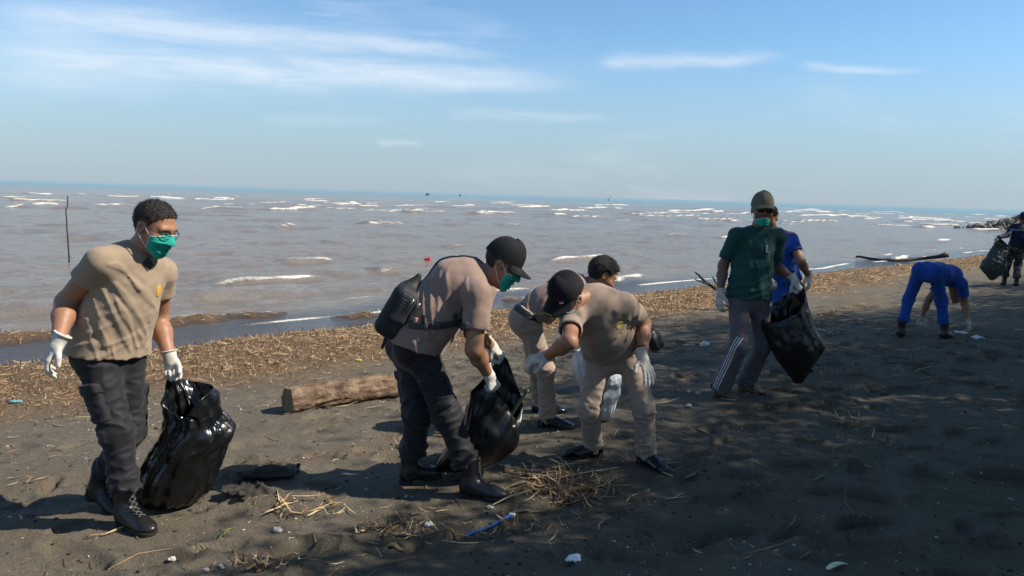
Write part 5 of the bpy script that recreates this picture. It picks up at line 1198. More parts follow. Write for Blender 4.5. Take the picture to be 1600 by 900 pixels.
# ------------------------------------------------------------------ driftwood, stake, float
WOOD = mat("weathered_driftwood", (.060, .035, .022), .9, .2, .2, 10, 1.0, 24, stretch=(1, 1, 1.6), col2=(.25, .172, .112), vdetail=9, bdist=.02)
WOOD_END = mat("cut_wood", (.20, .135, .075), .9, .2, .3, 30, .6, 60, bdist=.006)
DARKWOOD = mat("dark_wet_branch", (.030, .022, .017), .75, .3, .3, 12, .7, 40, bdist=.006)
BAMBOO = mat("grey_bamboo", (.060, .048, .038), .8, .2, .3, 10)
def make_log():
    p0, p1 = V(*(-1.726, 6.000, 0.006)), V(*(-0.719, 6.800, 0.003)); n, k = 56, 90; ax = unit(p1 - p0); L = np.linalg.norm(p1 - p0)
    up = unit(V(0, 0, 1) - ax * ax[2]); sd_ = np.cross(ax, up); vs_ = []
    t = np.linspace(0, 1, k)[:, None]; a = (np.arange(n) * 2 * math.pi / n)[None]
    r = .118 - .034 * t + 0 * a
    q = np.stack([t * 6 + 0 * a, np.cos(a) * 1.3 + 0 * t, np.sin(a) * 1.3 + 0 * t], -1).reshape(-1, 3)
    r = r + .022 * perlin(q * .7).reshape(k, n) + .013 * perlin(q * np.array((.7, 3.2, 3.2))).reshape(k, n) + .009 * perlin(q * np.array((2.0, 6, 6))).reshape(k, n)
    for (kt, ka, kr, kh) in ((.10, 5.2, .05, .022), (.42, 4.9, .045, .018), (.70, 5.6, .05, .016), (.25, 4.2, .04, -.018)):
        r = r + kh * np.exp(-(((t - kt) * L / kr) ** 2 + (np.angle(np.exp(1j * (a - ka))) * .1 / kr) ** 2))
    bend = .03 * np.sin(t * 3)
    P_ = p0 + ax * (t * L)[..., None] + (np.cos(a) * r)[..., None] * sd_ + (np.sin(a) * r + bend)[..., None] * up
    P_[0] += ax * (.012 * perlin(np.stack([np.cos(a[0]) * 3, np.sin(a[0]) * 3, 0 * a[0]], 1)))[:, None]
    zmin = P_[..., 2] - (ground_z(P_[..., 0].ravel(), P_[..., 1].ravel()).reshape(P_[..., 0].shape))
    P_[..., 2] -= np.median(zmin.min(1)) + .012
    o = mesh_obj("driftwood_log", P_.reshape(-1, 3), grid_faces(k, n, True)[:, ::-1].copy(), WOOD)
    tag(o, "thick weathered driftwood log lying on the sand behind the stooping man", "log")
    for i, nm in ((0, "sawn_end"), (k - 1, "sawn_end")):
        c = P_[i].mean(0); rr = [P_[i], c + (P_[i] - c) * .6 + ax * (.004 if i == 0 else -.004), c + (P_[i] - c) * .25 + ax * .002]
        v = np.concatenate(rr + [c[None]]); f = [list(map(int, x)) for x in grid_faces(3, n, True)] + [[2 * n + j, 2 * n + (j + 1) % n, 3 * n] for j in range(n)]
        mesh_obj(nm, v, f, WOOD_END, o)
make_log()
def wob(pts, n, amp, seed):
    p = catmull(pts, n); r = np.random.RandomState(seed); p[1:-1] += r.normal(size=(n - 2, 3)) * amp; return p
tag(tube("bamboo_stake", wob([(-10.690, 18.900, -0.437), (-10.683, 18.900, 0.181), (-10.706, 18.900, 0.793), (-10.657, 18.900, 1.312)], 14, .012, 2), np.linspace(.022, .012, 14), BAMBOO, None, 8), "thin bamboo stake standing in the shallow water", "stake")
def branch_thing(name, label, parts):
    o = None
    for i, (pts, r0, r1, sd) in enumerate(parts):
        n = 16; p = wob(pts, n, r0 * .18, sd); t = tube(name if i == 0 else "limb", p, np.linspace(r0, r1, n), DARKWOOD, o, 8)
        if i == 0: o = t; tag(o, label, "branch")
branch_thing("driftwood_branch", "dark forked driftwood limb leaning up behind the man in green", [([(3.934, 13.000, -0.213), (3.620, 13.000, 0.036), (3.265, 13.000, 0.282), (3.020, 13.000, 0.477)], .055, .012, 1), ([(3.620, 13.000, 0.036), (3.463, 13.100, 0.233), (3.336, 13.100, 0.391)], .030, .010, 2), ([(3.287, 13.000, 0.261), (3.145, 12.950, 0.316), (2.993, 12.900, 0.370)], .022, .008, 3), ([(3.731, 13.000, -0.047), (3.529, 12.800, -0.046), (3.309, 12.700, 0.045)], .028, .01, 4)])
branch_thing("driftwood_branch", "long bare black branch lying at the waterline beyond the bent man", [([(12.981, 29.800, -0.285), (13.346, 29.000, -0.306), (14.003, 28.700, -0.308), (14.985, 28.900, -0.225), (15.681, 28.400, -0.048)], .04, .07, 5), ([(15.264, 28.900, -0.193), (15.475, 28.700, -0.077), (15.690, 28.600, 0.030)], .045, .02, 6)])
branch_thing("driftwood_branch", "short dark stick floating in the shallows beside the left man's glove", [([(-6.464, 10.600, -0.373), (-6.271, 10.600, -0.376), (-5.934, 10.500, -0.340)], .015, .012, 7)])
RED = mat("red_plastic", (.50, .012, .035), .45, .4, .08)
_c = V(*(-2.451, 22.600, -0.351)); _c[2] = SEA + .06
_o = sdf_obj("red_float", lambda P: s_min(rbox(P, _c, (.085, .06, .060), .03), cone(P, _c + V(.05, 0, .04), _c + V(.05, 0, .075), .02, .02), .02), [_c], .16, .012, RED); tag(_o, "red plastic container floating in the water", "container")
tube("cap", [_c + V(.05, 0, .07), _c + V(.05, 0, .09)], .024, RED, _o, 10)

# ------------------------------------------------------------------ far things: stone breakwater, boats
ROCK = mat("breakwater_stone", (.060, .055, .042), .9, .2, .3, 3, .6, 12, col2=(.33, .30, .25), bdist=.05)
def rock_mesh(seed):
    v, f = sphere_geo((0, 0, 0), (1, 1, 1), np.eye(3), 10, 7); v = np.asarray(v)
    n_ = perlin((v * 1.3 + seed * 9).astype(f32)); v = v * (1 + .5 * n_[:, None]); v = np.sign(v) * np.abs(v) ** .8
    o = mesh_obj("stone", v, f, ROCK, None, smooth=False); me = o.data; bpy.data.objects.remove(o); return me
rocks = [rock_mesh(i) for i in range(5)]
bw = empty("breakwater", (47.690, 78.000, 0.079)); tag(bw, "low breakwater of piled boulders running out into the sea", "breakwater")
rr = np.random.RandomState(21); p0 = V(43.77, 77.68, SEA)
_inv = Matrix.Translation(bw.location).inverted()
for i in range(300):
    t = rr.rand() ** .8; hgt = 1.7 * sstep(t, -.02, .42); lv = rr.rand()
    x = p0[0] + t * 24; y = 79 + rr.normal() * (1.6 * (1 - lv) + .5) * sstep(t, 0, .3) - t * 1.5
    st = bpy.data.objects.new("stone", rocks[i % 5]); COL.objects.link(st); st.parent = bw; st.matrix_parent_inverse = _inv
    sc = rr.uniform(.16, .36) * (.55 + .6 * min(1, t * 4))
    st.location = (x, y, SEA + hgt * lv); st.scale = (sc * rr.uniform(.8, 1.4), sc * rr.uniform(.8, 1.3), sc * rr.uniform(.6, 1)); st.rotation_euler = tuple(rr.uniform(0, 6, 3))
HULLS = [mat("teal_boat_paint", (.03, .26, .28), .5), mat("pale_boat_paint", (.30, .42, .46), .5), mat("white_boat_paint", (.7, .7, .68), .5)]
for i, (pos, lab, L) in enumerate((((-54.22, 493.35, ), "tiny teal fishing boat on the horizon, leftmost of the three boats", 2.6), ((-37.91, 551.22, ), "tiny pale fishing boat on the horizon, middle one of three", 2.2), ((65.66, 550.81, ), "tiny white sailing boat on the horizon, rightmost of three", 2.6))):
    x, y = pos; hv = []
    for k, (u, w, z) in enumerate(((-.5, .10, .85), (-.3, .16, .7), (0, .18, .6), (.3, .14, .7), (.5, .02, 1.0))):
        hv += [(x + u * L, y - w * L, SEA + z), (x + u * L * .8, y, SEA - .3), (x + u * L, y + w * L, SEA + z)]
    f = []
    for k in range(4):
        for j in range(2): f.append([k * 3 + j, (k + 1) * 3 + j, (k + 1) * 3 + j + 1, k * 3 + j + 1])
        f.append([k * 3 + 2, (k + 1) * 3 + 2, (k + 1) * 3, k * 3])
    o = mesh_obj("fishing_boat", hv, f, HULLS[i], None, False); tag(o, lab, "boat")
    if i < 2:
        cv = [(x + sx * .14 * L, y + sy * .09 * L, SEA + sz) for sz in (.7, 1.5 - .3 * i) for sx in (-1, 1) for sy in (-1, 1)]
        mesh_obj("cabin", cv, [[0, 1, 3, 2], [4, 6, 7, 5], [0, 4, 5, 1], [2, 3, 7, 6], [0, 2, 6, 4], [1, 5, 7, 3]], HULLS[i], o, False)
        tube("mast", [(x - .2 * L, y, SEA + .9), (x - .2 * L, y, SEA + 1.7)], .03, BAMBOO, o, 6)
    else:
        tube("mast", [(x, y, SEA + .8), (x, y, SEA + 4.2)], .06, BAMBOO, o, 6)
        sv = [(x + .15, y - .03, SEA + 1.1), (x + 1.9, y + .1, SEA + 1.2), (x + .15, y - .03, SEA + 4.0), (x + .15, y + .03, SEA + 1.1), (x + 1.9, y + .16, SEA + 1.2), (x + .15, y + .03, SEA + 4.0)]
        mesh_obj("sail", sv, [[0, 1, 2], [5, 4, 3], [0, 3, 4, 1], [1, 4, 5, 2], [2, 5, 3, 0]], HULLS[2], o, False)

# ------------------------------------------------------------------ trees landward of the camera; their shade falls over the right of the beach
BARK = mat("tree_bark", (.075, .055, .040), .9, .2, .3, 10, .8, 30, bdist=.02)
LEAF = mat("tree_leaf", (.055, .100, .030), .6, .3, .35, 3)
_n, _l = LEAF.node_tree.nodes, LEAF.node_tree.links; _tr = _n.new("ShaderNodeBsdfTranslucent"); _tr.inputs[0].default_value = (.30, .42, .12, 1)
_mx = _n.new("ShaderNodeMixShader"); _mx.inputs[0].default_value = .5; _l.new(_n["Principled BSDF"].outputs[0], _mx.inputs[1]); _l.new(_tr.outputs[0], _mx.inputs[2]); _l.new(_mx.outputs[0], _n["Material Output"].inputs[0])
def tree_meshes(seed):
    r = np.random.RandomState(seed); tr = []
    tr.append(tube_geo(catmull([(0, 0, -.2), (.1, .05, 1.2), (.02, -.08, 2.6), (.15, .05, 4.2), (.1, 0, 5.6)], 16), np.linspace(.19, .05, 16), 9))
    cl = []
    for i in range(26):
        a = r.uniform(0, 6.28); z = r.uniform(.42, 1.0); rad = 2.2 * math.sqrt(max(.05, 1 - ((z - .62) / .42) ** 2)) * r.uniform(.35, 1.0)
        c = V(math.cos(a) * rad, math.sin(a) * rad, z * 6.8); cl.append(c)
        if i % 2 == 0:
            b0 = V(.08, 0, 1.8 + 3.2 * r.rand()); tr.append(tube_geo(catmull([b0, (b0 + c) / 2 + V(0, 0, -.15), c], 8), np.linspace(.06, .012, 8), 6))
    lv = []
    for c in cl:
        zf = c[2] / 6.8; sm = 1 - .45 * float(sstep(zf, .55, .85)); n_ = int(440 * (1.40 - 1.0 * zf) / sm ** 1.9); p = c + r.normal(size=(n_, 3)) * np.array((.52, .52, .38)); d = r.normal(size=(n_, 3)); d /= np.linalg.norm(d, axis=1)[:, None]; e = np.cross(d, r.normal(size=(n_, 3))); e /= np.linalg.norm(e, axis=1)[:, None]
        s_ = r.uniform(.07, .13, (n_, 1)) * sm; lv.append(np.stack([p - d * s_, p + e * s_ * .5, p + d * s_, p - e * s_ * .5], 1))
    lv = np.concatenate(lv).reshape(-1, 3)
    v, f = join_geo(tr)
    o1 = mesh_obj("trunk", v, f, BARK); o2 = mesh_obj("crown", lv, np.arange(len(lv)).reshape(-1, 4), LEAF); m1, m2 = o1.data, o2.data
    bpy.data.objects.remove(o1); bpy.data.objects.remove(o2); return m1, m2
tms = [tree_meshes(s) for s in (1, 2, 3)]
TREES = [(15.9, 6.6, 1.05), (14.6, 9.1, 1.14), (12.9, 12.0, 1.24), (12.4, 14.6, 1.26), (12.8, 17.6, 1.20), (13.2, 21.0, 1.16), (13.2, 25.0, 1.22), (13.2, 29.5, 1.22), (13.3, 34.5, 1.25), (13.4, 40.0, 1.25), (13.4, 47.0, 1.3),
         (15.2, 2.4, .9), (12.4, 6.9, .80), (12.4, 9.2, .82), (12.2, 5.0, .78), (12.9, 2.2, .62)]
ordn = ["first", "second", "third", "fourth", "fifth", "sixth", "seventh", "eighth", "ninth", "tenth", "eleventh", "twelfth", "thirteenth", "fourteenth", "fifteenth", "sixteenth"]
for i, (u_, a_, sc) in enumerate(TREES):
    x, y = xy(u_, a_); root = empty("broadleaf_tree", (x, y, gz1(x, y)));     tag(root, "leafy tree behind the beach, %s one along the row" % ordn[i], "tree", "trees behind the beach")
    for nm, me in (("trunk", tms[i % 3][0]), ("crown", tms[i % 3][1])):
        c = bpy.data.objects.new(nm, me); COL.objects.link(c); c.parent = root
    root.scale = (sc, sc, sc); root.rotation_euler = (0, 0, i * 2.1)

# ------------------------------------------------------------------ litter on the sand
STRAW = [mat("dry_reed", (.29, .180, .092), .8, .25, .3, 40), mat("pale_reed", (.46, .36, .20), .8, .25, .2, 40), mat("brown_reed", (.135, .078, .044), .85, .2, .3, 40)]
GREENREED = mat("green_reed", (.12, .16, .045), .7, .3, .2, 40)
SHELL = mat("white_shell", (.52, .49, .43), .6, .3, .1, 60)
WHITEPL = mat("white_plastic_scrap", (.68, .70, .68), .5, .4, .06)
BLUEPL = mat("blue_plastic", (.035, .14, .46), .4, .4, .08)
YELPL = mat("yellow_plastic", (.45, .40, .05), .5, .4, .08)
SANDCLOD = mat("damp_dark_sand", (.040, .034, .027), .95, .15, .35, 40, .8, 60, bdist=.01)
def straw_mass(name, pts, length, width, seed, mats, lift=.004, jitter_z=.012):
    """many small bent blades lying on the sheet, three sided, as one mesh"""
    r = np.random.RandomState(seed); n = len(pts); x, y = pts[:, 0], pts[:, 1]
    L = length(r, n); W = width(r, n); a = r.uniform(0, math.pi, n); bend = r.normal(size=n) * .35
    d0 = np.stack([np.cos(a), np.sin(a)], 1); d1 = np.stack([np.cos(a + bend), np.sin(a + bend)], 1)
    nrm = np.stack([-d0[:, 1], d0[:, 0]], 1); c = np.stack([x, y], 1)
    P0, P1, P2 = c - d0 * L[:, None] / 2, c, c + d1 * L[:, None] / 2
    V_ = []
    tilt = r.normal(size=n) * jitter_z; zb = r.uniform(0, jitter_z, n) * 1.2
    for P, k, w in ((P0, -1, .5), (P1, 0, 1), (P2, 1, .35)):
        z = ground_z(P[:, 0], P[:, 1]) + lift + zb + np.maximum(tilt * k, 0)
        for s_, up in ((-1, 0), (0, .7), (1, 0)):
            q = P + nrm * (W * w * .5 * s_)[:, None]; V_.append(np.concatenate([q, (z + up * W * w * .6)[:, None]], 1))
    V_ = np.stack(V_, 1)                                   # n, 9, 3
    base = np.array([[0, 1, 4, 3], [1, 2, 5, 4], [3, 4, 7, 6], [4, 5, 8, 7]])
    F_ = (np.arange(n)[:, None, None] * 9 + base[None]).reshape(-1, 4)
    o = mesh_obj(name, V_.reshape(-1, 3), F_, None, None, smooth=False)
    for m_ in mats: o.data.materials.append(m_)
    o.data.polygons.foreach_set("material_index", np.repeat(r.choice(len(mats), n, p=[.40, .18, .42] if len(mats) == 3 else None), 4).astype(np.int32))
    return o
r = np.random.RandomState(77)
cand_a = np.concatenate([r.uniform(-1, 14, 150000), r.uniform(14, 45, 26000)]); cand_u = np.concatenate([r.uniform(-2.3, 6.6, 150000), r.uniform(-.5, 3.4, 26000)])
w = wrack_amount(cand_u, cand_a); zz = relief(*xy(cand_u, cand_a))
w = w * np.where(cand_u < -.6, .3, 1.0)
keep = (r.rand(len(w)) < np.where(cand_a < 14, w ** 1.3 * .55, w * .5)) & (zz > SEA + .015)
px_, py_ = xy(cand_u[keep], cand_a[keep])
_o = straw_mass("reed_wrack", np.stack([px_, py_], 1), lambda r, n: np.exp(r.normal(size=n) * .6) * .048 * np.clip(np.hypot(px_, py_) / 9, .8, 1.8), lambda r, n: r.uniform(.004, .013, n) * np.clip(np.hypot(px_, py_) / 9, .8, 2.2), 5, STRAW, .003, .022)
tag(_o, "matted band of brown reed fragments along the waterline", "reed debris", kind="stuff")
# loose blades over the open sand, thicker in drifts
n_ = 26000; ca, cu = r.uniform(.3, 13, n_), r.uniform(2.8, 9.2, n_)
dr = np.clip(noise2(ca, cu * 1.6, .8, 70) * 1.1 + .12 + .5 * noise2(ca, cu, 2.6, 71), .015, 1) * np.where(cu > 7.6, .3, 1) * np.where((ca > 3.6) & (cu > 7.0), .55, 1) + .55 * np.exp(-((cu - 7.1) / .55) ** 2) * (ca < 3.6) * np.clip(.5 + noise2(ca, cu, 3.0, 72), 0, 1)
keep = r.rand(n_) < dr * .34; px_, py_ = xy(cu[keep], ca[keep])
_o = straw_mass("loose_straw", np.stack([px_, py_], 1), lambda r, n: np.exp(r.normal(size=n) * .6) * .045, lambda r, n: r.uniform(.003, .008, n), 6, STRAW, .001, .006)
tag(_o, "loose bits of straw strewn over the dark sand", "straw", kind="stuff")
n_ = 2600; ca, cu = r.uniform(.3, 16, n_), r.uniform(2.6, 8.8, n_); keep = r.rand(n_) < np.clip(.16 + .5 * noise2(ca, cu * 1.5, .9, 74), .04, 1) * np.where((ca > 3) & (cu > 7.4), .4, 1); px_, py_ = xy(cu[keep], ca[keep])
_o = straw_mass("scattered_twigs", np.stack([px_, py_], 1), lambda r, n: np.exp(r.normal(size=n) * .5) * .13, lambda r, n: r.uniform(.005, .012, n), 16, STRAW, .002, .010)
tag(_o, "scattered twigs and reed stalks lying on the sand", "twigs", kind="stuff")
# shell grit
def grit(name, n, seed, smin_, smax, amin, amax, umin, umax, label, material):
    r = np.random.RandomState(seed); a = r.uniform(amin, amax, n); u = r.uniform(umin, umax, n); k = r.rand(n) < np.clip(noise2(a, u, .9, seed) + .35, .05, 1); x, y = xy(u[k], a[k]); z = ground_z(x, y); m_ = len(x)
    o = np.array([(1, 0, 0), (0, 1, 0), (-1, 0, 0), (0, -1, 0), (0, 0, .55), (0, 0, -.4)]) ; s_ = (smin_ + (smax - smin_) * r.rand(m_) ** 3); th = r.uniform(0, 6.28, m_)
    c, s2 = np.cos(th), np.sin(th); q = o[None] * np.stack([s_ * r.uniform(.6, 1.3, m_), s_, s_ * .7], 1)[:, None, :]
    v = np.stack([q[..., 0] * c[:, None] - q[..., 1] * s2[:, None] + x[:, None], q[..., 0] * s2[:, None] + q[..., 1] * c[:, None] + y[:, None], q[..., 2] + z[:, None] + .002], -1)
    b_ = np.array([(0, 1, 4), (1, 2, 4), (2, 3, 4), (3, 0, 4), (1, 0, 5), (2, 1, 5), (3, 2, 5), (0, 3, 5)])
    ob = mesh_obj(name, v.reshape(-1, 3), (np.arange(m_)[:, None, None] * 6 + b_[None]).reshape(-1, 3), material, None, False); tag(ob, label, "shells", kind="stuff")
grit("shell_grit", 8000, 8, .002, .011, .3, 12, 2.4, 9.2, "scattered white shell bits on the dark sand", SHELL)
grit("dark_grit", 13000, 9, .003, .016, .3, 11, 2.8, 9.2, "small dark crumbs of damp sand and weed", SANDCLOD)

# single pieces one can point at
def blade(p0, p1, w, material, label, group=None, arch=.0, curl=.0, name="reed_blade", cat="reed"):
    p0, p1 = V(*p0), V(*p1); d = p1 - p0; L = np.linalg.norm(d); nr = V(-d[1], d[0]) / L; n = 12; t = np.linspace(0, 1, n)
    c = p0 + t[:, None] * d + (np.sin(t * math.pi) * curl * L)[:, None] * nr
    wd = w * (.35 + .65 * np.sin(np.clip(t * 1.15 + .05, 0, 1) * math.pi) ** .7) * .5
    z = ground_z(c[:, 0], c[:, 1]); z = np.maximum(z, z.min() + (z.max() - z.min()) * .5) + .004 + arch * np.sin(t * math.pi) * L
    vs_ = []
    for i in range(n):
        for s_, up in ((-1, .0), (0, .45), (1, .0), (0, -.12)): vs_.append((*(c[i] + nr * s_ * wd[i]), z[i] + up * wd[i] + .001))
    v = np.array(vs_); f = [list(map(int, q)) for q in grid_faces(n, 4, True)] + [[3, 2, 1, 0], [4 * n - 4, 4 * n - 3, 4 * n - 2, 4 * n - 1]]
    o = mesh_obj(name, v, f, material); tag(o, label, cat, group); return o
BL = "dry reed blades on the sand"
for (q0, q1, w, mi, arch, curl, lab) in (
    ((-1.226, 3.837), (-1.087, 3.981), .020, 1, .03, .02, "pale dry reed blade in front of the left man's bag, pointing right"), ((-1.183, 3.890), (-1.126, 4.016), .022, 0, .06, .05, "short brown reed blade crossing a paler one in front of the left man's bag"),
    ((-1.010, 3.830), (-0.941, 3.952), .022, 1, .05, -.08, "bent straw-coloured reed leaf between the left man and the stooping man"), ((-1.351, 3.553), (-1.317, 3.689), .018, 3, .05, .06, "small green reed leaf to the right of the left man's boot"),
    ((-1.814, 3.871), (-1.795, 4.053), .034, 0, .10, .02, "stiff brown reed splinter poking from under the left man's bag"), ((-0.575, 3.598), (-0.512, 3.753), .022, 0, .06, .06, "curved brown reed leaf below the stooping man's boots, upper piece"),
    ((-0.546, 3.643), (-0.421, 3.633), .026, 1, .04, .05, "wide pale reed leaf below the stooping man's boots, lying flat"), ((-0.567, 3.512), (-0.438, 3.482), .045, 0, .03, .04, "broad brown husk below the stooping man's boots"),
    ((-1.102, 3.203), (-1.025, 3.309), .030, 0, .03, .02, "brown reed piece at the bottom edge, leftmost of three"), ((-1.053, 3.187), (-0.986, 3.273), .026, 2, .03, .03, "dark brown reed piece at the bottom edge, middle of three"), ((-1.041, 3.235), (-1.034, 3.347), .018, 1, .05, .02, "thin pale reed piece at the bottom edge, steepest of three"),
    ((-0.287, 3.731), (-0.074, 3.603), .012, 0, .01, .01, "long thin stalk lying beside the blue plastic stick"), ((0.021, 3.941), (0.163, 3.982), .032, 0, .03, .03, "broad tan husk right of the stooping man's front boot"),
    ((0.131, 4.496), (0.593, 4.705), .016, 0, .04, .05, "long arched stalk behind the reed heap"), ((0.248, 4.393), (0.687, 4.638), .018, 1, .05, -.06, "longest bowed stalk over the reed heap"), ((0.149, 4.285), (0.445, 4.360), .028, 0, .02, .0, "thick straight stalk across the middle of the reed heap"),
    ((0.510, 4.583), (0.478, 4.181), .010, 1, .03, .10, "thin pale stalk standing right of the reed heap"), ((0.494, 4.201), (0.548, 4.365), .024, 0, .10, .06, "curled brown reed tip right of the reed heap"), ((0.651, 4.103), (0.747, 4.232), .012, 1, .05, .06, "small pale bent straw below the crouching man's shoes"),
    ((0.867, 4.150), (1.008, 4.185), .012, 1, .02, .02, "yellow straw pair below the crouching man, lower piece"), ((0.921, 4.172), (1.001, 4.253), .010, 1, .04, .02, "yellow straw pair below the crouching man, upper piece"), ((1.049, 4.474), (1.151, 4.557), .022, 0, .03, .02, "short orange-brown reed piece right of the crouching man's shoe"),
    ((0.979, 4.700), (1.104, 4.767), .010, 1, .02, .03, "thin straw just right of the crouching man's shoe"), ((1.362, 5.503), (1.433, 5.349), .016, 1, .02, .02, "pale reed piece between the crouching man and the man in green"), ((1.818, 4.489), (1.926, 4.583), .022, 3, .05, .05, "yellow-green leaf scrap on the shaded sand"),
    ((3.335, 5.584), (3.470, 5.624), .012, 1, .02, .02, "lone pale straw on the shaded sand near the right edge"), ((4.018, 7.673), (4.454, 7.989), .014, 1, .02, .03, "long pale straw on the sand below the bent man"), ((3.524, 7.318), (3.831, 7.425), .010, 1, .02, .03, "thin straw left of the long pale one below the bent man"),
    ((-0.362, 3.908), (-0.298, 3.936), .014, 1, .02, .02, "tiny straw chip just left of the stooping man's front boot"), ((0.307, 4.827), (0.346, 4.668), .008, 1, .10, .03, "thin stalk sticking up by the crouching man's right shoe"), ((0.029, 6.024), (0.172, 6.749), .020, 3, .0, .02, None)):
    if lab is None: continue
    blade(q0, q1, w, (STRAW + [GREENREED])[mi], lab, BL, arch, curl)
# green stem standing out of the stooping man's bag
tag(tube("green_stem", catmull([(0.008, 4.400, 0.392), (0.056, 4.380, 0.482), (0.111, 4.360, 0.567)], 10), np.linspace(.011, .008, 10), GREENREED, None, 7), "green stem poking out of the stooping man's rubbish bag", "stem")
# reed heaps: tangles nobody could count
def heap(px0, py0, rx_, ry_, n, seed, label, ln=.10):
    r = np.random.RandomState(seed); p = r.normal(size=(n, 2)) * np.array((rx_, ry_)) + np.array((px0, py0))
    o = straw_mass("reed_heap", p, lambda r, n: np.exp(r.normal(size=n) * .5) * ln, lambda r, n: r.uniform(.004, .012, n), seed, STRAW, .002, .03); tag(o, label, "reed debris", kind="stuff")
heap(0.344, 4.335, .16, .13, 230, 1, "tangled heap of brown reeds in front of the crouching man"); heap(0.402, 4.158, .14, .09, 70, 2, "thin spread of straw at the foot of the reed heap", .07)
heap(-1.021, 3.897, .12, .05, 40, 3, "few straws right of the left man's bag", .06); heap(-0.552, 3.643, .12, .07, 55, 4, "straws around the broad husk", .06); heap(0.036, 3.713, .10, .08, 40, 5, "straws around the blue plastic stick", .06)
heap(-1.076, 3.258, .13, .05, 45, 6, "straws at the bottom edge of the picture", .05); heap(2.586, 5.292, .05, .05, 14, 7, "wispy tuft of dry stalks on the shaded sand", .10); heap(2.531, 5.846, .09, .05, 22, 8, "pale tuft of straw on the shaded sand", .08)
heap(0.113, 5.496, .08, .06, 30, 9, "straws spilling at the mouth of the stooping man's bag", .07); heap(0.708, 4.735, .08, .04, 26, 10, "straws between the crouching man's shoes", .05); heap(-0.461, 3.779, .06, .06, 20, 11, "wisps of straw left of the stooping man's boot", .07)
heap(3.132, 7.516, .5, .10, 70, 12, "straws strewn beyond the man in green's bag", .08); heap(5.683, 10.970, .7, .15, 90, 13, "straws around the bent man's boots", .08); heap(5.949, 10.322, .7, .15, 80, 14, "straws right of the bent man's boots", .08)
# blue stick with a white tip
_a, _b = V(*(-0.193, 3.696)), V(*(0.025, 3.840)); _m = (_a + _b) / 2
_z = lambda p, h: V(p[0], p[1], gz1(p[0], p[1]) + h)
_o = tube("blue_plastic_stick", catmull([_z(_a, .022), _z(_a * .75 + _b * .25, .026), _z(_m, .030), _z(_b, .034)], 12), .0075, BLUEPL, None, 7); tag(_o, "blue plastic stick with a white tip lying on the dark sand", "plastic stick")
_c = _z(_b + (_b - _a) * .05, .034); sdf_obj("tip", lambda P: rbox(P, _c, (.018, .012, .010), .005, frame((.3, 1, 0), (0, 0, 1))), [_c], .03, .004, WHITEPL, _o)
_c2 = _z(V(*(-0.101, 3.738)), .012); _o = sdf_obj("plastic_scrap", lambda P: rbox(P, _c2, (.026, .010, .006), .004, frame((.2, 1, 0), (0, 0, 1))) - .002 * perlin(P * 60), [_c2], .04, .004, STRAW[1]); tag(_o, "small cream scrap lying against the blue plastic stick", "scrap")
def scrap(px_, size, seed, label, material, cat="plastic scrap", name="plastic_scrap", flat=.4, ang=0.0):
    x, y = px_; c = V(x, y, gz1(x, y) + size[2] * .8); Fm = frame((math.sin(ang), math.cos(ang), 0), (0, 0, 1)); r0 = max(size)
    f = lambda P: ellip(P, c, size, Fm) + size[2] * .9 * np.abs(perlin((P - c.astype(f32)) * f32(2.2 / r0) + seed)) + r0 * .25 * perlin((P - c.astype(f32)) * f32(1.1 / r0) + seed * 3) - size[2] * .3
    o = sdf_obj(name, f, [c], r0 * 1.35, r0 / 7, material, None, 0); tag(o, label, cat); return o
scrap((0.319, 3.378), (.040, .024, .012), 1, "crumpled white scrap on the dark sand near the bottom edge", WHITEPL)
scrap((-1.099, 3.651), (.022, .016, .012), 2, "white shell between the two men with rubbish bags", SHELL, "shell", "shell"); scrap((-0.379, 3.758), (.020, .018, .012), 3, "round cream shell left of the blue plastic stick", SHELL, "shell", "shell")
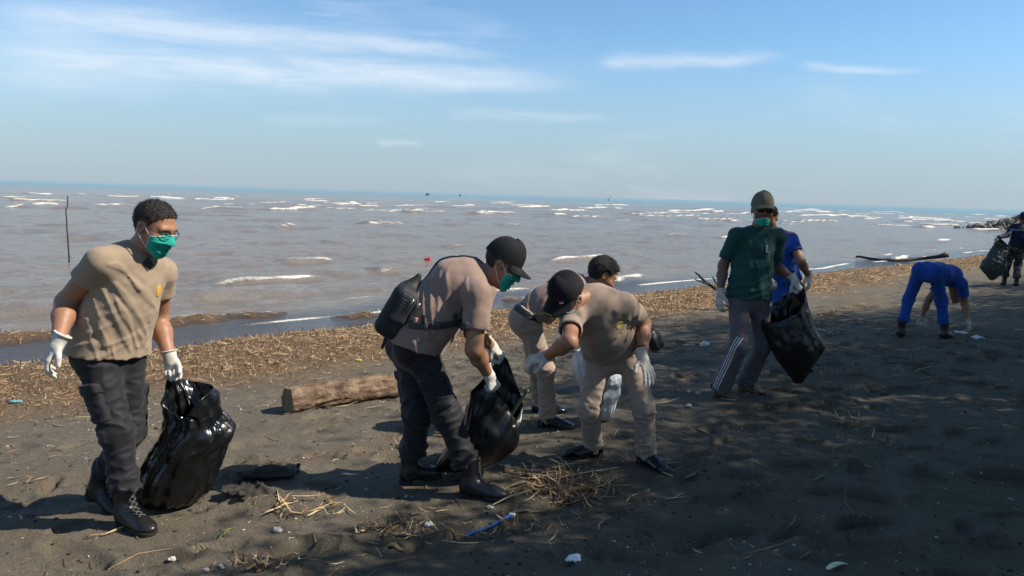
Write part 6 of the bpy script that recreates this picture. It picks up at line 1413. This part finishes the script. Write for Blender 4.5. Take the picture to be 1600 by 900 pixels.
scrap((-0.079, 3.972), (.018, .014, .010), 4, "small pale shell below the stooping man's front boot", SHELL, "shell", "shell"); scrap((-1.483, 3.349), (.018, .013, .010), 5, "white shell below the left man's boot", SHELL, "shell", "shell"); scrap((-1.279, 3.220), (.012, .010, .008), 6, "small white shell at the bottom edge, below the left man's bag", SHELL, "shell", "shell")
scrap((-1.229, 3.264), (.020, .008, .007), 7, "narrow white splinter at the bottom edge", SHELL, "shell", "shell", ang=.9); scrap((1.433, 6.119), (.022, .018, .014), 8, "white pebble left of the sandalled man's feet", SHELL, "pebble", "pebble"); scrap((1.549, 6.621), (.018, .016, .013), 9, "left one of two white pebbles left of the sandals", SHELL, "pebble", "pebble"); scrap((1.621, 6.626), (.018, .015, .013), 10, "right one of two white pebbles left of the sandals", SHELL, "pebble", "pebble")
scrap((2.294, 9.172), (.05, .04, .03), 11, "white scrap on the sand left of the man in green's legs", WHITEPL); scrap((5.904, 10.213), (.08, .045, .02), 12, "flat white scrap between the bent man's boots and right hand", WHITEPL); scrap((5.910, 9.863), (.09, .05, .03), 13, "white scrap just below the bent man's right hand", WHITEPL); scrap((-1.597, 8.165), (.035, .02, .014), 14, "yellow plastic scrap on the sand behind the log", YELPL)
scrap((-4.028, 6.270), (.055, .022, .010), 15, "teal plastic scrap in the reed band at the left edge", mat("teal_plastic", (.10, .28, .29), .6)); scrap((0.467, 5.517), (.014, .011, .010), 16, "white shell in front of the khaki man's shoe", SHELL, "shell", "shell")
# pale curved rind
_a, _b = V(*(1.435, 3.336)), V(*(1.552, 3.391)); _o = blade(_a, _b, .034, mat("pale_rind", (.62, .66, .46), .6), "pale greenish-white curved rind at the bottom edge of the shaded sand", None, .10, .06, "rind", "rind")
# dark clods
for (pp, sz, sd, lab) in (((-1.356, 4.339), (.17, .09, .022), 1, "dark clod of damp sand between the two men with bags, upper one"), ((-1.365, 4.060), (.13, .08, .020), 2, "dark clod of damp sand beside the left man's bag, lower one")):
    c = V(pp[0], pp[1], gz1(*pp)); f = lambda P: ellip(P, c, sz) - .030 * perlin(P * 11 + sd) - .016 * perlin(P * 27 + sd) - .006 * perlin(P * 60)
    o = sdf_obj("sand_clod", f, [c], .26, .009, SANDCLOD, None, 0); tag(o, lab, "clod")
